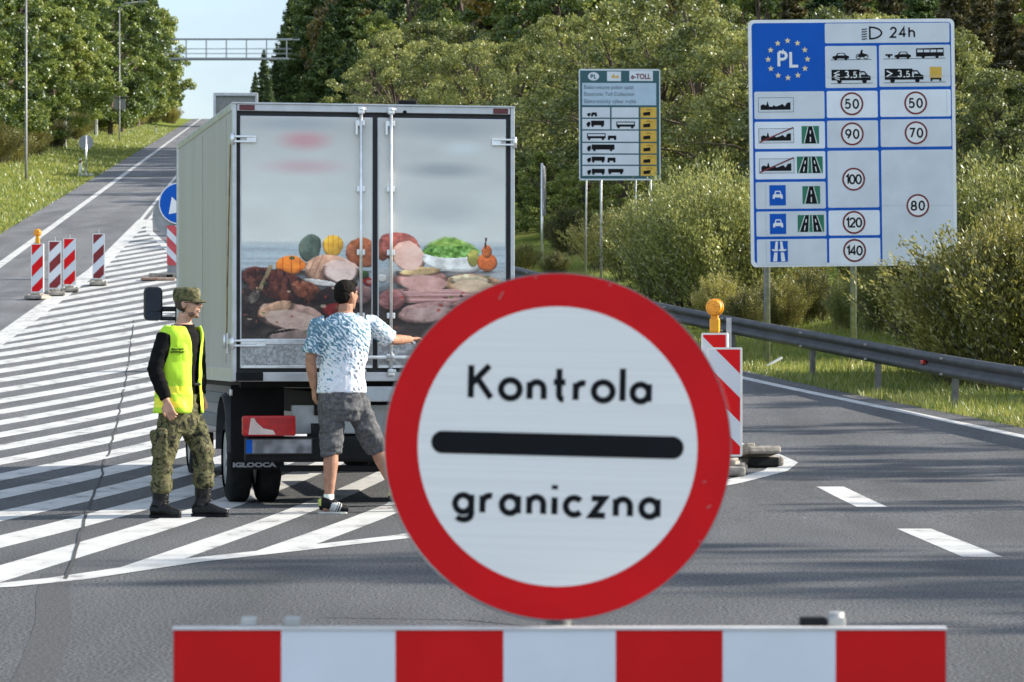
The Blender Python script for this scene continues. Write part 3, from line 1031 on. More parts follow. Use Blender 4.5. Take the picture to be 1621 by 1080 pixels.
    # built-up area outlines, struck through on two rows
    def town(y, struck):
        e = Face(0.002, -0.011)
        e.poly(L([(74, y - 27), (212, y - 27), (212, y + 30), (74, y + 30)])[::-1], M_BLACK, 0)
        e.poly(L([(75.5, y - 25.5), (210.5, y - 25.5), (210.5, y + 28.5), (75.5, y + 28.5)])[::-1], M_WHITE2, 1)
        e.poly(L([(83, y + 21), (83, y + 4), (93, y - 1), (103, y + 3), (105, y + 3), (110, y - 14), (115, y + 3), (118, y + 8), (130, y + 8), (134, y + 2), (143, y + 8), (160, y + 2), (168, y - 2), (178, y + 8), (186, y - 6), (200, y - 8), (200, y + 21)])[::-1], M_BLACK, 2)
        if struck: e.line(L([(78, y + 26), (210, y - 30)]), 5.5 * q, M_MAROON, 3)
        e.build('town_pictogram', panel)
    town(379, False); town(499, True); town(616, True)
    def road1(x0, y0, x1, y1, dual=False):
        e = Face(0.002, -0.011)
        e.poly(L([(x0, y0), (x1, y0), (x1, y1), (x0, y1)])[::-1], M_GREEN, 0)
        w_ = x1 - x0
        for c0, t0, c1, t1 in (((.5, .2, .5, .62),) if not dual else ((.36, .13, .24, .28), (.64, .13, .76, .28))):
            a0, a1 = x0 + w_ * (c0 - t0 / 2), x0 + w_ * (c0 + t0 / 2)
            b0, b1 = x0 + w_ * (c1 - t1 / 2), x0 + w_ * (c1 + t1 / 2)
            e.poly(L([(a0, y0 + 2), (a1, y0 + 2), (b1, y1 - 1), (b0, y1 - 1)])[::-1], M_BLACK, 1)
            for (u0, u1) in ((a0 - 2, b0 - 4), (a1 + 2, b1 + 4)):
                e.line(L([(u0, y0 + 2), (u1, y1 - 1)]), 2.6 * q, M_WHITE, 2)
            for k0, k1 in ((.25, .45), (.62, .9)):
                m0, m1 = (a0 + a1) / 2, (b0 + b1) / 2
                e.line(L([(m0 + (m1 - m0) * k0, y0 + (y1 - y0) * k0), (m0 + (m1 - m0) * k1, y0 + (y1 - y0) * k1)]), 4 * q, M_WHITE, 2)
        e.build('road_pictogram', panel)
    road1(242, 464, 310, 532); road1(222, 582, 323, 647, True); road1(242, 697, 311, 766); road1(222, 809, 325, 875, True)
    def carplate(y):
        e = Face(0.002, -0.011)
        e.poly(L([(113, y - 39), (177, y - 39), (177, y + 40), (113, y + 40)])[::-1], M_BLUE, 0)
        e.poly(L([(126, y + 14), (126, y), (132, y - 4), (136, y - 17), (156, y - 17), (160, y - 4), (165, y), (165, y + 14), (157, y + 14), (157, y + 9), (134, y + 9), (134, y + 14)])[::-1], M_WHITE, 1)
        e.poly(L([(137, y - 4), (139, y - 13), (153, y - 13), (155, y - 4)])[::-1], M_BLUE, 2)
        e.build('expressway_pictogram', panel)
    carplate(731); carplate(842)
    e = Face(0.002, -0.011)
    e.poly(L([(114, 909), (182, 909), (182, 990), (114, 990)])[::-1], M_BLUE, 0)
    for s_ in (-1, 1):
        e.poly([px(148 + s_ * a, b) for a, b in ((4, 911), (13, 911), (24, 988), (8, 988))], M_WHITE, 1)
    e.poly(L([(118, 941), (178, 941), (172, 948), (124, 948)])[::-1], M_WHITE, 2)
    e.line(L([(146, 911), (146, 988)]), 3 * q, M_BLUE, 3); e.line(L([(114, 951), (182, 951)]), 4 * q, M_BLUE, 3.4)
    e.build('motorway_pictogram', panel)
    # patch seams in the sheeting
    e = Face(0.001, -0.012)
    for a in ([(552, 775), (832, 777)], [(344, 276), (540, 276)], [(552, 276), (826, 274)], [(98, 690), (98, 782)], [(98, 802), (98, 886)], [(98, 910), (98, 998)], [(812, 330), (812, 426)]):
        e.line(L(a), 1.2 * q, pm('sheeting_seam', (0.42, 0.45, 0.5), 0.5), 0)
    e.build('sheeting_seam', panel)
    for u in (1215, 1353):
        x = (u - 1350.1) * s
        k = MB(); k.tube([(x, 0.14, -0.4), (x, 0.14, pz + hh * .9)], 0.058, 14); k.build('post', M_ALU, t)
    for z in (-hh * .7, -hh * .2, hh * .3, hh * .8):
        k = MB(); k.box((0, 0.075, pz + z), (hw * 1.8, 0.05, 0.06)); k.build('back_rail', M_ALU, t)
border_board()

def toll_board():
    d, s = 70.0, 70.0 / F
    q = s / 2.7
    c = pt(880 + 273 / 2.7, 80 + 317 / 2.7, d)
    gz = G(c.x, d) - 0.3
    t = thing('toll_sign', 'smaller teal and white toll collection board on four thin posts behind the guardrail', 'information board', (c.x, d, gz), R(4))
    px = lambda a, b: ((a - 273) * q, (317 - b) * q)
    pz = c.z - gz
    hw, hh = 175 * q, 238 * q
    mb = MB(); mb.prism(rrect(-hw, -hh, hw, hh, 10 * q), 0, 0.04)
    panel = mb.build('panel', M_GREYBACK, t, (0, 0, pz), (0, R(-0.2), 0))
    f = Face(0.003, -0.002)
    def R4(a, b, c_, e_, m, l):
        x0, z1 = px(a, b); x1, z0 = px(c_, e_); f.rect(x0, z0, x1, z1, m, l)
    f.poly(rrect(-hw + .001, -hh + .001, hw - .001, hh - .001, 10 * q), M_WHITE2, 0)
    R4(103, 86, 443, 548, M_TEAL, 1)
    R4(112, 139, 430, 234, pm('pale_blue_panel', srgb(168, 188, 205), 0.5, var=0.05), 2)
    ys = [243, 293, 343, 396, 446, 494, 542]
    for i in range(6):
        y0, y1 = ys[i], ys[i + 1] - 6
        if i < 2: R4(112, y0, 231, y1, M_WHITE2, 2); R4(238, y0, 354, y1, M_WHITE2, 2)
        else: R4(112, y0, 354, y1, M_WHITE2, 2)
        R4(362, y0, 431, y1, M_GOLD, 2)
    R4(219, 90, 279, 131, M_WHITE2, 2); R4(315, 87, 416, 130, M_WHITE2, 2)
    x, z = px(161, 111)
    f.poly([(x + 24 * q * math.cos(a * math.pi / 16), z + 18 * q * math.sin(a * math.pi / 16)) for a in range(32)], M_WHITE2, 2)
    f.build('panel_grid', panel)
    e = Face(0.003, -0.011)
    L = lambda pts: [px(a, b) for a, b in pts]
    x0, z0 = px(150, 119); e.text('PL', x0, x0 + 22 * q, z0, 16 * q, 4 * q, M_TEAL, 0)
    e.poly(L([(236, 116), (246, 100), (256, 112), (266, 104), (270, 118)])[::-1], M_GOLD, 0)
    e.build('emblem', panel)
    def vehicle(e, x, y, w_, h, solid=True, cab=True):
        e.poly(L([(x, y - h), (x + w_, y - h), (x + w_, y), (x, y)])[::-1], M_BLACK, 0)
        if not solid: e.poly(L([(x + 4, y - h + 4), (x + w_ - 4, y - h + 4), (x + w_ - 4, y - h * .45), (x + 4, y - h * .45)])[::-1], M_WHITE2, 1)
        if cab: e.poly(L([(x - 20, y), (x - 20, y - h * .4), (x - 13, y - h * .75), (x - 3, y - h * .75), (x - 3, y)])[::-1], M_BLACK, 0)
        for a in (.12, .85): e.circ(px(x + w_ * a, y + 2), 5.5 * q, M_BLACK, 1, 12)
        if cab: e.circ(px(x - 12, y + 2), 5.5 * q, M_BLACK, 1, 12)
    for args in ([(152, 275, 22, 10, True, True)], [(150, 320, 56, 20)], [(258, 326, 80, 22, False, False)], [(132, 376, 80, 22, False, False), (222, 376, 36, 12, True, False)],
                 [(152, 424, 98, 22)], [(152, 472, 56, 18), (220, 472, 34, 14, True, False)], [(152, 524, 56, 18), (222, 522, 66, 16, True, False)]):
        e = Face(0.003, -0.011)
        for a in args: vehicle(e, *a)
        e.build('vehicle_pictogram', panel)
    for i in range(6):
        y = (ys[i] + ys[i + 1] - 6) / 2 + 6
        e = Face(0.003, -0.011)
        e.poly(L([(374, y - 6), (404, y - 10), (404, y + 6), (374, y + 8)])[::-1], M_BLACK, 0)
        e.line([px(398 + 17 * math.sin(R(a)), y - 10 - 9 * math.cos(R(a))) for a in range(-40, 80, 20)], 3.5 * q, pm('dark_gold', srgb(150, 110, 30), 0.5), 0)
        e.build('toll_pictogram', panel)
    tm = pm('grey_print', (0.10, 0.13, 0.15), 0.5)
    for txt, y, wd in (('Elektroniczny pobór opłat', 165, 213), ('Electronic Toll Collection', 194, 214), ('Elektronický výber mýta', 225, 222)):
        x0, z0 = px(119, y)
        font_mesh(txt, 17 * q, tm, 'lettering', panel, (x0, -0.013, z0), width=wd * q)
    x0, z0 = px(322, 121)
    font_mesh('e-TOLL', 22 * q, M_MAROON, 'lettering', panel, (x0, -0.013, z0), width=84 * q, bold=0.004)
    for u in (930, 952, 1009, 1031):
        x = (u - CX) * s - c.x
        k = MB(); k.tube([(x, 0.09 if u in (952, 1031) else 0.6, -0.5), (x, 0.09 if u in (952, 1031) else 0.12, pz + hh * .8)], 0.026 if u in (952, 1031) else 0.02, 10)
        k.build('post', M_ALU, t)
toll_board()

# ------------------------------------------------------------------ beacons
def beacon(loc, rz, label, lamp=False, spike=True, h=1.05, wd=0.27, lean=1, red=M_RED, group='red and white warning beacons', z0=0.16, frame=True, yb=0.0):
    t = thing('warning_beacon', label, 'beacon', loc, rz, group)
    mb = MB()
    mb.prism(rrect(-wd / 2, z0, wd / 2, z0 + h, 0.015, 3), 0.0, 0.035)
    p = mb.build('panel', pm('white_plastic', (0.74, 0.74, 0.72), 0.5, var=0.06), t)
    f = Face(0.002, -0.001)
    x0, x1, a, b = -wd / 2 + .02, wd / 2 - .02, z0 + .02, z0 + h - .02
    f.rect(x0, a, x1, b, M_WHITE2, 0)
    sp = h / 2.25
    k = -2
    while k < 5:
        base = b - sp / 2 - (k - 1) * sp - (0.0 if lean > 0 else .0)
        rise = (x1 - x0) * 1.0
        q = [(x0, base), (x1, base + rise * lean), (x1, base + rise * lean + sp / 2), (x0, base + sp / 2)]
        if lean < 0: q = [(x0, base + rise), (x1, base), (x1, base + sp / 2), (x0, base + rise + sp / 2)]
        q = clip(clip(q, 0, -1, -a), 0, 1, b)
        if len(q) >= 3: f.poly(q, red, 1)
        k += 1
    f.build('stripes', p)
    st = MB(); st.tube([(0, 0.05, 0.05), (0, 0.05, z0 + h + (0.09 if spike else 0.0))], 0.02, 10)
    st.build('stem', M_ALU, t)
    bs = MB(); bs.box((0, 0.05, 0.045), (0.42, 0.82, 0.09), bev=0.025); bs.box((0, 0.05, 0.115), (0.20, 0.34, 0.06), bev=0.02)
    for sx in (-1, 1): bs.box((sx * 0.17, 0.05, 0.10), (0.05, 0.5, 0.03), bev=0.01)
    bs.build('foot', M_BASE, t)
    if lamp:
        zt = z0 + h
        lb = MB(); lb.box((0, 0.02, zt + 0.075), (0.10, 0.075, 0.15), 0, bev=0.02); lb.box((0, 0.02, zt + 0.16), (0.075, 0.06, 0.04), 0, bev=0.01)
        lp = lb.build('warning_lamp', M_AMBER2, t)
        ln = MB()
        ln.tube([(0, -0.055, zt + .255), (0, -0.045, zt + .255), (0, -0.02, zt + .255), (0, 0.06, zt + .255), (0, 0.085, zt + .255), (0, 0.095, zt + .255)], [0.046, 0.068, 0.083, 0.083, 0.068, 0.04], 28)
        ln.build('lens', M_AMBER, lp)
        for k_ in range(4):
            rb = MB(); rr_ = (.018, .036, .053, .069)[k_]; yy = (-.057, -.055, -.052, -.047)[k_]
            rb.tube([(rr_ * math.cos(q_ * math.pi / 12), yy, zt + .255 + rr_ * math.sin(q_ * math.pi / 12)) for q_ in range(25)], .0035, 5)
            rb.build('lens_rib', pm('pale_amber', srgb(255, 190, 70), .3), lp)
        rg = MB(); rg.tube([(0, 0.0, zt + .255), (0, 0.04, zt + .255)], [0.090, 0.090], 28); rg.build('lens_rim', M_AMBER2, lp)
    return t

for u, v, lamp, lab, red, rz in ((59, 474, True, 'striped beacon topped with an amber lamp, leftmost on the far lane', M_RED, -8),
                             (87, 468, False, 'darker shaded striped beacon second in the row on the far lane', M_DKRED, 14),
                             (110, 462, False, 'bright striped beacon without a lamp, third in the row on the far lane', M_RED, 10),
                             (156, 452, False, 'striped beacon standing apart on the white border line of the hatched area', M_DKRED, 6)):
    p = at(u, v)
    beacon(p, R(rz), lab, lamp, True, 1.12, 0.30, 1, red)
p = at(1147, 752)
beacon((p.x - .0, p.y, p.z), R(-6), 'large striped beacon at the island tip right behind the round sign', False, False, 1.06, 0.34, -1, M_RED, z0=0.18)
p = pt(1131, 527, 31.6)
beacon((p.x, 31.6, H(31.6)), R(-14), 'striped beacon with amber lamp standing behind the one at the island tip', True, False, 1.12, 0.27, -1, M_RED, z0=p.z - H(31.6) - 1.12)
# loose steel stake behind the lamp beacon
p = pt(1154, 503, 32.4)
t = thing('steel_stake', 'short galvanised steel post standing behind the amber lamp beacon', 'post', (p.x, 32.4, H(32.4)))
k = MB(); hgt = p.z - H(32.4)
k.box((0, 0, hgt / 2), (0.05, 0.012, hgt)); k.box((-0.022, 0.02, hgt / 2 + .001), (0.008, 0.04, hgt - .004)); k.build('stake', M_ALU, t)
bs = MB(); bs.box((0.1, 0, 0.05), (0.9, 0.4, 0.10), bev=0.03); bs.box((0.38, 0.0, 0.13), (0.12, 0.3, 0.07), bev=0.02)
bs.build('foot', M_BASE, t)
# spare foot plate leaning in front of the tip beacon
p = at(1188, 738)
t = thing('spare_foot', 'tilted loose grey rubber foot plate lying at the tip of the hatched island', 'foot plate', (p.x, p.y, p.z), R(18))
bs = MB(); rt = Matrix.Rotation(R(-9), 3, 'X')
bs.box((0, 0, 0.12), (0.36, 0.8, 0.08), rot=rt, bev=0.025); bs.box((0.02, 0.18, 0.19), (0.10, 0.3, 0.05), rot=rt, bev=0.015)
bs.build('plate', M_BASE, t)
bs = MB(); bs.box((0.02, -0.3, 0.05), (0.3, 0.12, 0.10), bev=0.02); bs.build('support_block', M_RUBBER, t)

# keep-right sign with its striped beacon on the island beyond the truck
def island_sign():
    p = at(284, 440)
    d = p.y
    t = thing('keep_right_sign', 'round blue keep-right sign over a striped board, half hidden by the truck', 'road sign', p, R(-4))
    c = pt(291, 322, d)
    z = c.z - p.z
    rr = 33.5 * d / F
    m = MB(); m.tube([(0, 0, z), (0, 0.02, z)], [rr, rr], 48, smooth=False); disc = m.build('disc', M_GREYBACK, t)
    f = Face(0.003, -0.002)
    f.circ((0, z), rr * .99, M_WHITE, 0); f.circ((0, z), rr * .94, M_BLUE, 1)
    a = rr * .16
    rot = lambda x, y: (x * .7071 + y * .7071, z - x * .7071 + y * .7071)
    f.poly([rot(x, y) for x, y in ((-a, -a), (-a, rr * .72), (a, rr * .72), (a, -a))][::-1], M_WHITE, 2)
    f.poly([rot(-x, -y) for x, y in ((-3 * a, a * .2), (0, rr * .72), (3 * a, a * .2))][::-1], M_WHITE, 2.4)
    f.build('face', disc)
    m = MB(); m.tube([(-0.22, 0.07, z - .33), (-0.22, 0.09, z - .33)], [rr * .9, rr * .9], 40, smooth=False); m.build('rear_disc', M_GREYBACK, t)
    m = MB(); m.tube([(0, 0.05, 0), (0, 0.05, z + .3)], 0.03, 12); m.build('post', M_ALU, t)
    x0 = (264 - 284) * d / F
    zt, zb = pt(0, 357, d).z - p.z, pt(0, 420, d).z - p.z
    m = MB(); m.box((x0 + .3, 0.02, (zt + zb) / 2), (0.6, 0.03, zt - zb)); b = m.build('striped_board', pm('white_plastic', (0.7, 0.7, 0.7)), t)
    f = Face(0.003, 0.003)
    f.rect(x0, zb, x0 + .6, zt, M_WHITE2, 0)
    for k in range(-2, 5):
        o = zb + k * .46
        q = clip(clip([(x0, o + .5), (x0 + .6, o - .1), (x0 + .6, o + .16), (x0, o + .76)], 0, -1, -zb), 0, 1, zt)
        if len(q) > 2: f.poly(q, pm('faded_red', srgb(190, 70, 75), 0.5, var=0.1), 1)
    f.build('stripes', b)
    m = MB(); m.box((x0 + .12, 0.05, zb / 2), (0.24, 0.03, zb)); m.build('lower_plate', M_GREYBACK, t)
    m = MB(); m.box((0, 0.0, 0.06), (1.5, 0.6, 0.12), bev=0.03); m.build('foot', M_BASE, t)
    q = at(250, 444)
    t2 = thing('foot_plate', 'flat worn orange-edged foot plate lying on the hatching beside the keep-right sign', 'foot plate', q, R(10))
    m = MB(); m.box((0, 0, 0.035), (0.85, 0.5, 0.07), bev=0.02); m.build('plate', pm('worn_orange_rubber', (0.34, 0.17, 0.10), 0.8, col2=(0.40, 0.33, 0.27)), t2)
    m = MB(); m.box((0.3, 0.1, 0.11), (0.16, 0.2, 0.08), bev=0.02); m.build('socket', M_RUBBER, t2)
island_sign()

# ------------------------------------------------------------------ guardrail on the right
def guardrail():
    ctrl = [(7.9, 8), (7.75, 26), (7.35, 34), (6.53, 41), (5.36, 49.6), (3.95, 56), (2.83, 60.3), (1.6, 66), (-1.0, 78), (-4.0, 92), (-6.9, 108), (-8.9, 130)]
    line = dense(smooth_line(ctrl, 2), 1.0)
    t = thing('guardrail', 'dark weathered steel guardrail on short posts along the right verge', 'guardrail', (line[0][0], line[0][1], 0))
    o = Vector((line[0][0], line[0][1], 0))
    prof = [(0.02, .76), (-0.03, .755), (-0.075, .72), (-0.08, .69), (-0.05, .65), (-0.005, .625), (-0.005, .595), (-0.05, .57), (-0.08, .53), (-0.075, .50), (-0.03, .455), (0.02, .45)]
    V, Q = [], []
    nl = []
    for i, (x, y) in enumerate(line):
        a, b = line[max(0, i - 1)], line[min(len(line) - 1, i + 1)]
        dx, dy = b[0] - a[0], b[1] - a[1]
        l = math.hypot(dx, dy)
        nl.append((dy / l, -dx / l))               # points away from the road
    for side in (0, 0.006):
        for (x, y), n in zip(line, nl):
            z = G(x, y)
            for a, h in prof:
                V.append((x + n[0] * (a + side) - o.x, y + n[1] * (a + side) - o.y, z + h))
    m, L = len(prof), len(line)
    for s in range(2):
        for i in range(L - 1):
            for j in range(m - 1):
                a = s * L * m + i * m + j
                Q.append((a, a + 1, a + 1 + m, a + m))
    mobj('rail', np_mesh('rail', np.array(V), np.array(Q), M_RAIL, smooth=True), t)
    # posts every four metres, spacers and the small pale reflectors at the joints
    acc, k = 0.0, 0
    for (p, q), n in zip(zip(line, line[1:]), nl):
        acc += math.dist(p, q)
        if acc < 4.0: continue
        acc -= 4.0
        z = G(q[0], q[1])
        ang = math.atan2(n[1], n[0])
        rot = Matrix.Rotation(ang, 3, 'Z')
        c = Vector((q[0] + n[0] * .12 - o.x, q[1] + n[1] * .12 - o.y, z + .33))
        b = MB(); b.box(c, (0.07, 0.12, 0.80), rot=rot); b.box((q[0] + n[0] * .045 - o.x, q[1] + n[1] * .045 - o.y, z + .61), (0.08, 0.1, 0.2), rot=rot)
        b.build('post', pm('post_steel', (0.16, 0.155, 0.15), 0.6, 0.4, var=0.25), t)
        if k % 1 == 0:
            b = MB()
            for h in (.715, .495):
                b.box((q[0] - n[0] * .083 - o.x, q[1] - n[1] * .083 - o.y, z + h), (0.01, 0.13, 0.03), rot=rot)
            b.build('bolt_plate', M_ALU, t)
        k += 1
    q = (6.05, 44.7)
    j = min(range(len(line)), key=lambda i: abs(line[i][1] - 45.2))
    q, n = line[j], nl[j]
    b = MB(); b.box((q[0] - n[0] * .05 - o.x, q[1] - n[1] * .05 - o.y, G(*q) + .61), (0.05, 0.14, 0.06), rot=Matrix.Rotation(math.atan2(n[1], n[0]), 3, 'Z'), bev=0.008)
    b.build('reflector', pm('red_reflector', (0.45, 0.02, 0.02), 0.3), t)
guardrail()

# fallen white marker in the grass by the right edge line
p = at(1222, 578)
t = thing('verge_marker', 'small white plastic marker lying tilted in the grass right of the edge line', 'marker', (p.x, p.y, G(p.x, p.y) + .06), R(20))
k = MB(); k.box((0, 0, 0.0), (0.42, 0.06, 0.04), rot=Matrix.Rotation(R(-28), 3, 'Y'), bev=0.01); k.build('marker', pm('white_plastic', (0.7, 0.7, 0.7)), t)

# sign seen edge-on beyond the toll board
p = pt(858, 430, 86.0)
t = thing('roadside_sign', 'narrow sign seen edge-on on a thin post left of the toll board', 'road sign', (p.x, 86, p.z - .4), R(84))
k = MB(); k.tube([(0, 0, 0), (0, 0, 3.35)], 0.035, 10); k.build('post', M_ALUW, t)
k = MB(); k.box((0, -0.06, 2.6), (0.8, 0.03, 1.35), bev=0.01); k.box((0, -0.04, 2.6), (0.5, 0.02, 0.06)); k.build('panel', M_GREYBACK, t)

# ------------------------------------------------------------------ left verge furniture
def on_bank(u, off):
    """Foot of something standing `off` metres left of the asphalt at photo column u."""
    k = (u - CX) / F
    d = (-8.0 - off) / (k + 0.087)
    x = k * d
    return Vector((x, d, G(x, d)))

def disc_sign(u, off, zc, r, label, name='road_sign'):
    p = on_bank(u, off)
    t = thing(name, label, 'road sign', p, R(5))
    k = MB(); k.tube([(0, 0, 0), (0, 0, zc + r)], 0.055, 10); k.build('post', M_ALUW, t)
    k = MB(); k.tube([(0, 0.06, zc), (0, 0.085, zc)], [r, r], 36, smooth=False); k.box((0, 0.05, zc), (r * 1.4, 0.02, 0.06)); k.build('disc', M_GREYBACK, t)
    k = MB(); k.box((0, 0, 0.08), (0.9, 0.6, 0.16), bev=0.04); k.build('foot', M_CONC, t)
p = on_bank(136, 0.6)
s_ = p.y / F
disc_sign(136, 0.6, (p.z + 0) * 0 + (258 - 204) * s_, 11.5 * s_, 'back of a round grey sign on a pole at the left edge of the road')

def lamp_post(u, off, h, label, signs=False):
    p = on_bank(u, off)
    t = thing('street_lamp', label, 'street lamp', p, 0)
    k = MB(); k.tube([(0, 0, -0.3), (0, 0, 1.2), (0, 0, h)], [0.075, 0.07, 0.05], 10); k.build('pole', pm('grey_lamp_pole', (0.22, 0.22, 0.22), 0.5, 0.3), t)
    k = MB(); k.tube([(0, 0, h - .05), (0.5, 0, h + .35), (1.8, 0, h + .5)], 0.04, 8); k.build('arm', M_ALU, t)
    k = MB(); k.box((2.2, 0, h + .5), (0.8, 0.28, 0.14), bev=0.04); k.build('lamp_head', M_GREYBACK, t)
    if signs:
        s = p.y / F
        k = MB()
        z1 = (225 - 155) * s; r = 17 * s / 2 + .25
        k.prism([(-r, z1), (r, z1), (0, z1 + 1.75 * r)], 0.08, 0.11)
        k.build('warning_sign', M_GREYBACK, t)
        k = MB(); k.box((0.02, 0.1, (225 - 167) * s), (1.05, 0.03, 1.0), bev=0.02); k.build('plate', M_GREYBACK, t)
    return t
lamp_post(41, 3.0, 11.0, 'tall pale lamp pole on the left verge, nearest the camera')
lamp_post(189, 3.0, 12.5, 'tall lamp pole carrying grey sign backs further up the left verge', True)
for u, off, h, lab in ((101, 5.6, 2.3, 'pale concrete post on the grass bank left of the round sign back'), (151, 5.8, 2.0, 'pale concrete post half hidden at the tree line past the round sign back')):
    p = on_bank(u, off)
    t = thing('concrete_post', lab, 'post', p, 0, 'concrete posts on the bank')
    k = MB(); k.box((0.09, 0, h / 2 - .1), (0.22, 0.22, h + .2), bev=0.02); k.box((-0.09, 0.02, h / 2 - .12), (0.13, 0.18, h + .1), 1, bev=0.02)  # dark left half paints the shade on that side of the post
    k.build('shaft', [M_CONC, M_BARK], t)
for u, off, h, lab in ((127, 1.1, 0.95, 'white delineator post in the grass beside the round sign back'), (247, 1.3, 1.0, 'white delineator post far up the left verge'),
                       (277, 1.4, 1.5, 'white delineator near the crest at the left edge of the road')):
    p = on_bank(u, off)
    t = thing('delineator_post', lab, 'delineator', p, R(5), 'delineators on the left verge')
    k = MB(); k.prism([(-0.07, 0), (0.07, 0), (0.07, h), (-0.07, h - .06)], -0.05, 0.05); k.build('post', pm('white_plastic', (0.7, 0.7, 0.7)), t)
    k = MB(); k.prism([(-0.073, h * .70), (0.073, h * .74), (0.073, h * .9), (-0.073, h * .86)], -0.053, 0.053); k.build('black_band', M_BLACK, t)
    k = MB(); k.box((0, -0.056, h * .8), (0.05, 0.006, 0.10)); k.build('reflector', pm('red_reflector', (0.4, .02, .02), .3), t)

# gantry footbridge over the road
def gantry():
    d = 425.0
    s = d / F
    a, b = pt(262, 93, d), pt(485, 93, d)
    zt = pt(0, 61.5, d).z
    t = thing('gantry', 'grey steel gantry with railings spanning the climbing road between the woods', 'gantry', (a.x, d, G(a.x, d)))
    o = t.location
    L = b.x - a.x
    zb, zt = a.z - o.z, zt - o.z
    gm = pm('gantry_grey', (0.30, 0.31, 0.33), 0.5, 0.4)
    for y in (0, 1.2):
        k = MB(); k.box((L / 2, y, zb), (L, 0.12, 0.22)); k.build('lower_beam', gm, t)
        k = MB(); k.box((L / 2, y, zt), (L, 0.10, 0.14)); k.build('top_rail', gm, t)
        for f_ in (.28, .52):
            k = MB(); k.box((L / 2, y, zb + (zt - zb) * f_), (L, 0.05, 0.055)); k.build('middle_rail', gm, t)
        n = 7
        for i in range(n + 1):
            x = L * i / n
            k = MB(); k.box((x, y, (zb + zt) / 2), (0.08, 0.08, zt - zb - .02)); k.build('railing_post', gm, t)
    k = MB(); k.box((L / 2, 0.6, zb + .14), (L, 1.08, 0.05)); k.build('walkway', gm, t)
    for x, gx in ((-6.5, a.x - 6.5), (L - .3, b.x - .3)):
        zg = G(gx, d) - o.z
        k = MB(); k.box((x, 0.6, (zb + zg) / 2 - .3), (0.45, 0.45, zb - zg + .4)); k.build('column', gm, t)
    k = MB(); k.box((-3.25, .6, zb), (6.5, .3, .22)); k.build('end_beam', gm, t)
gantry()

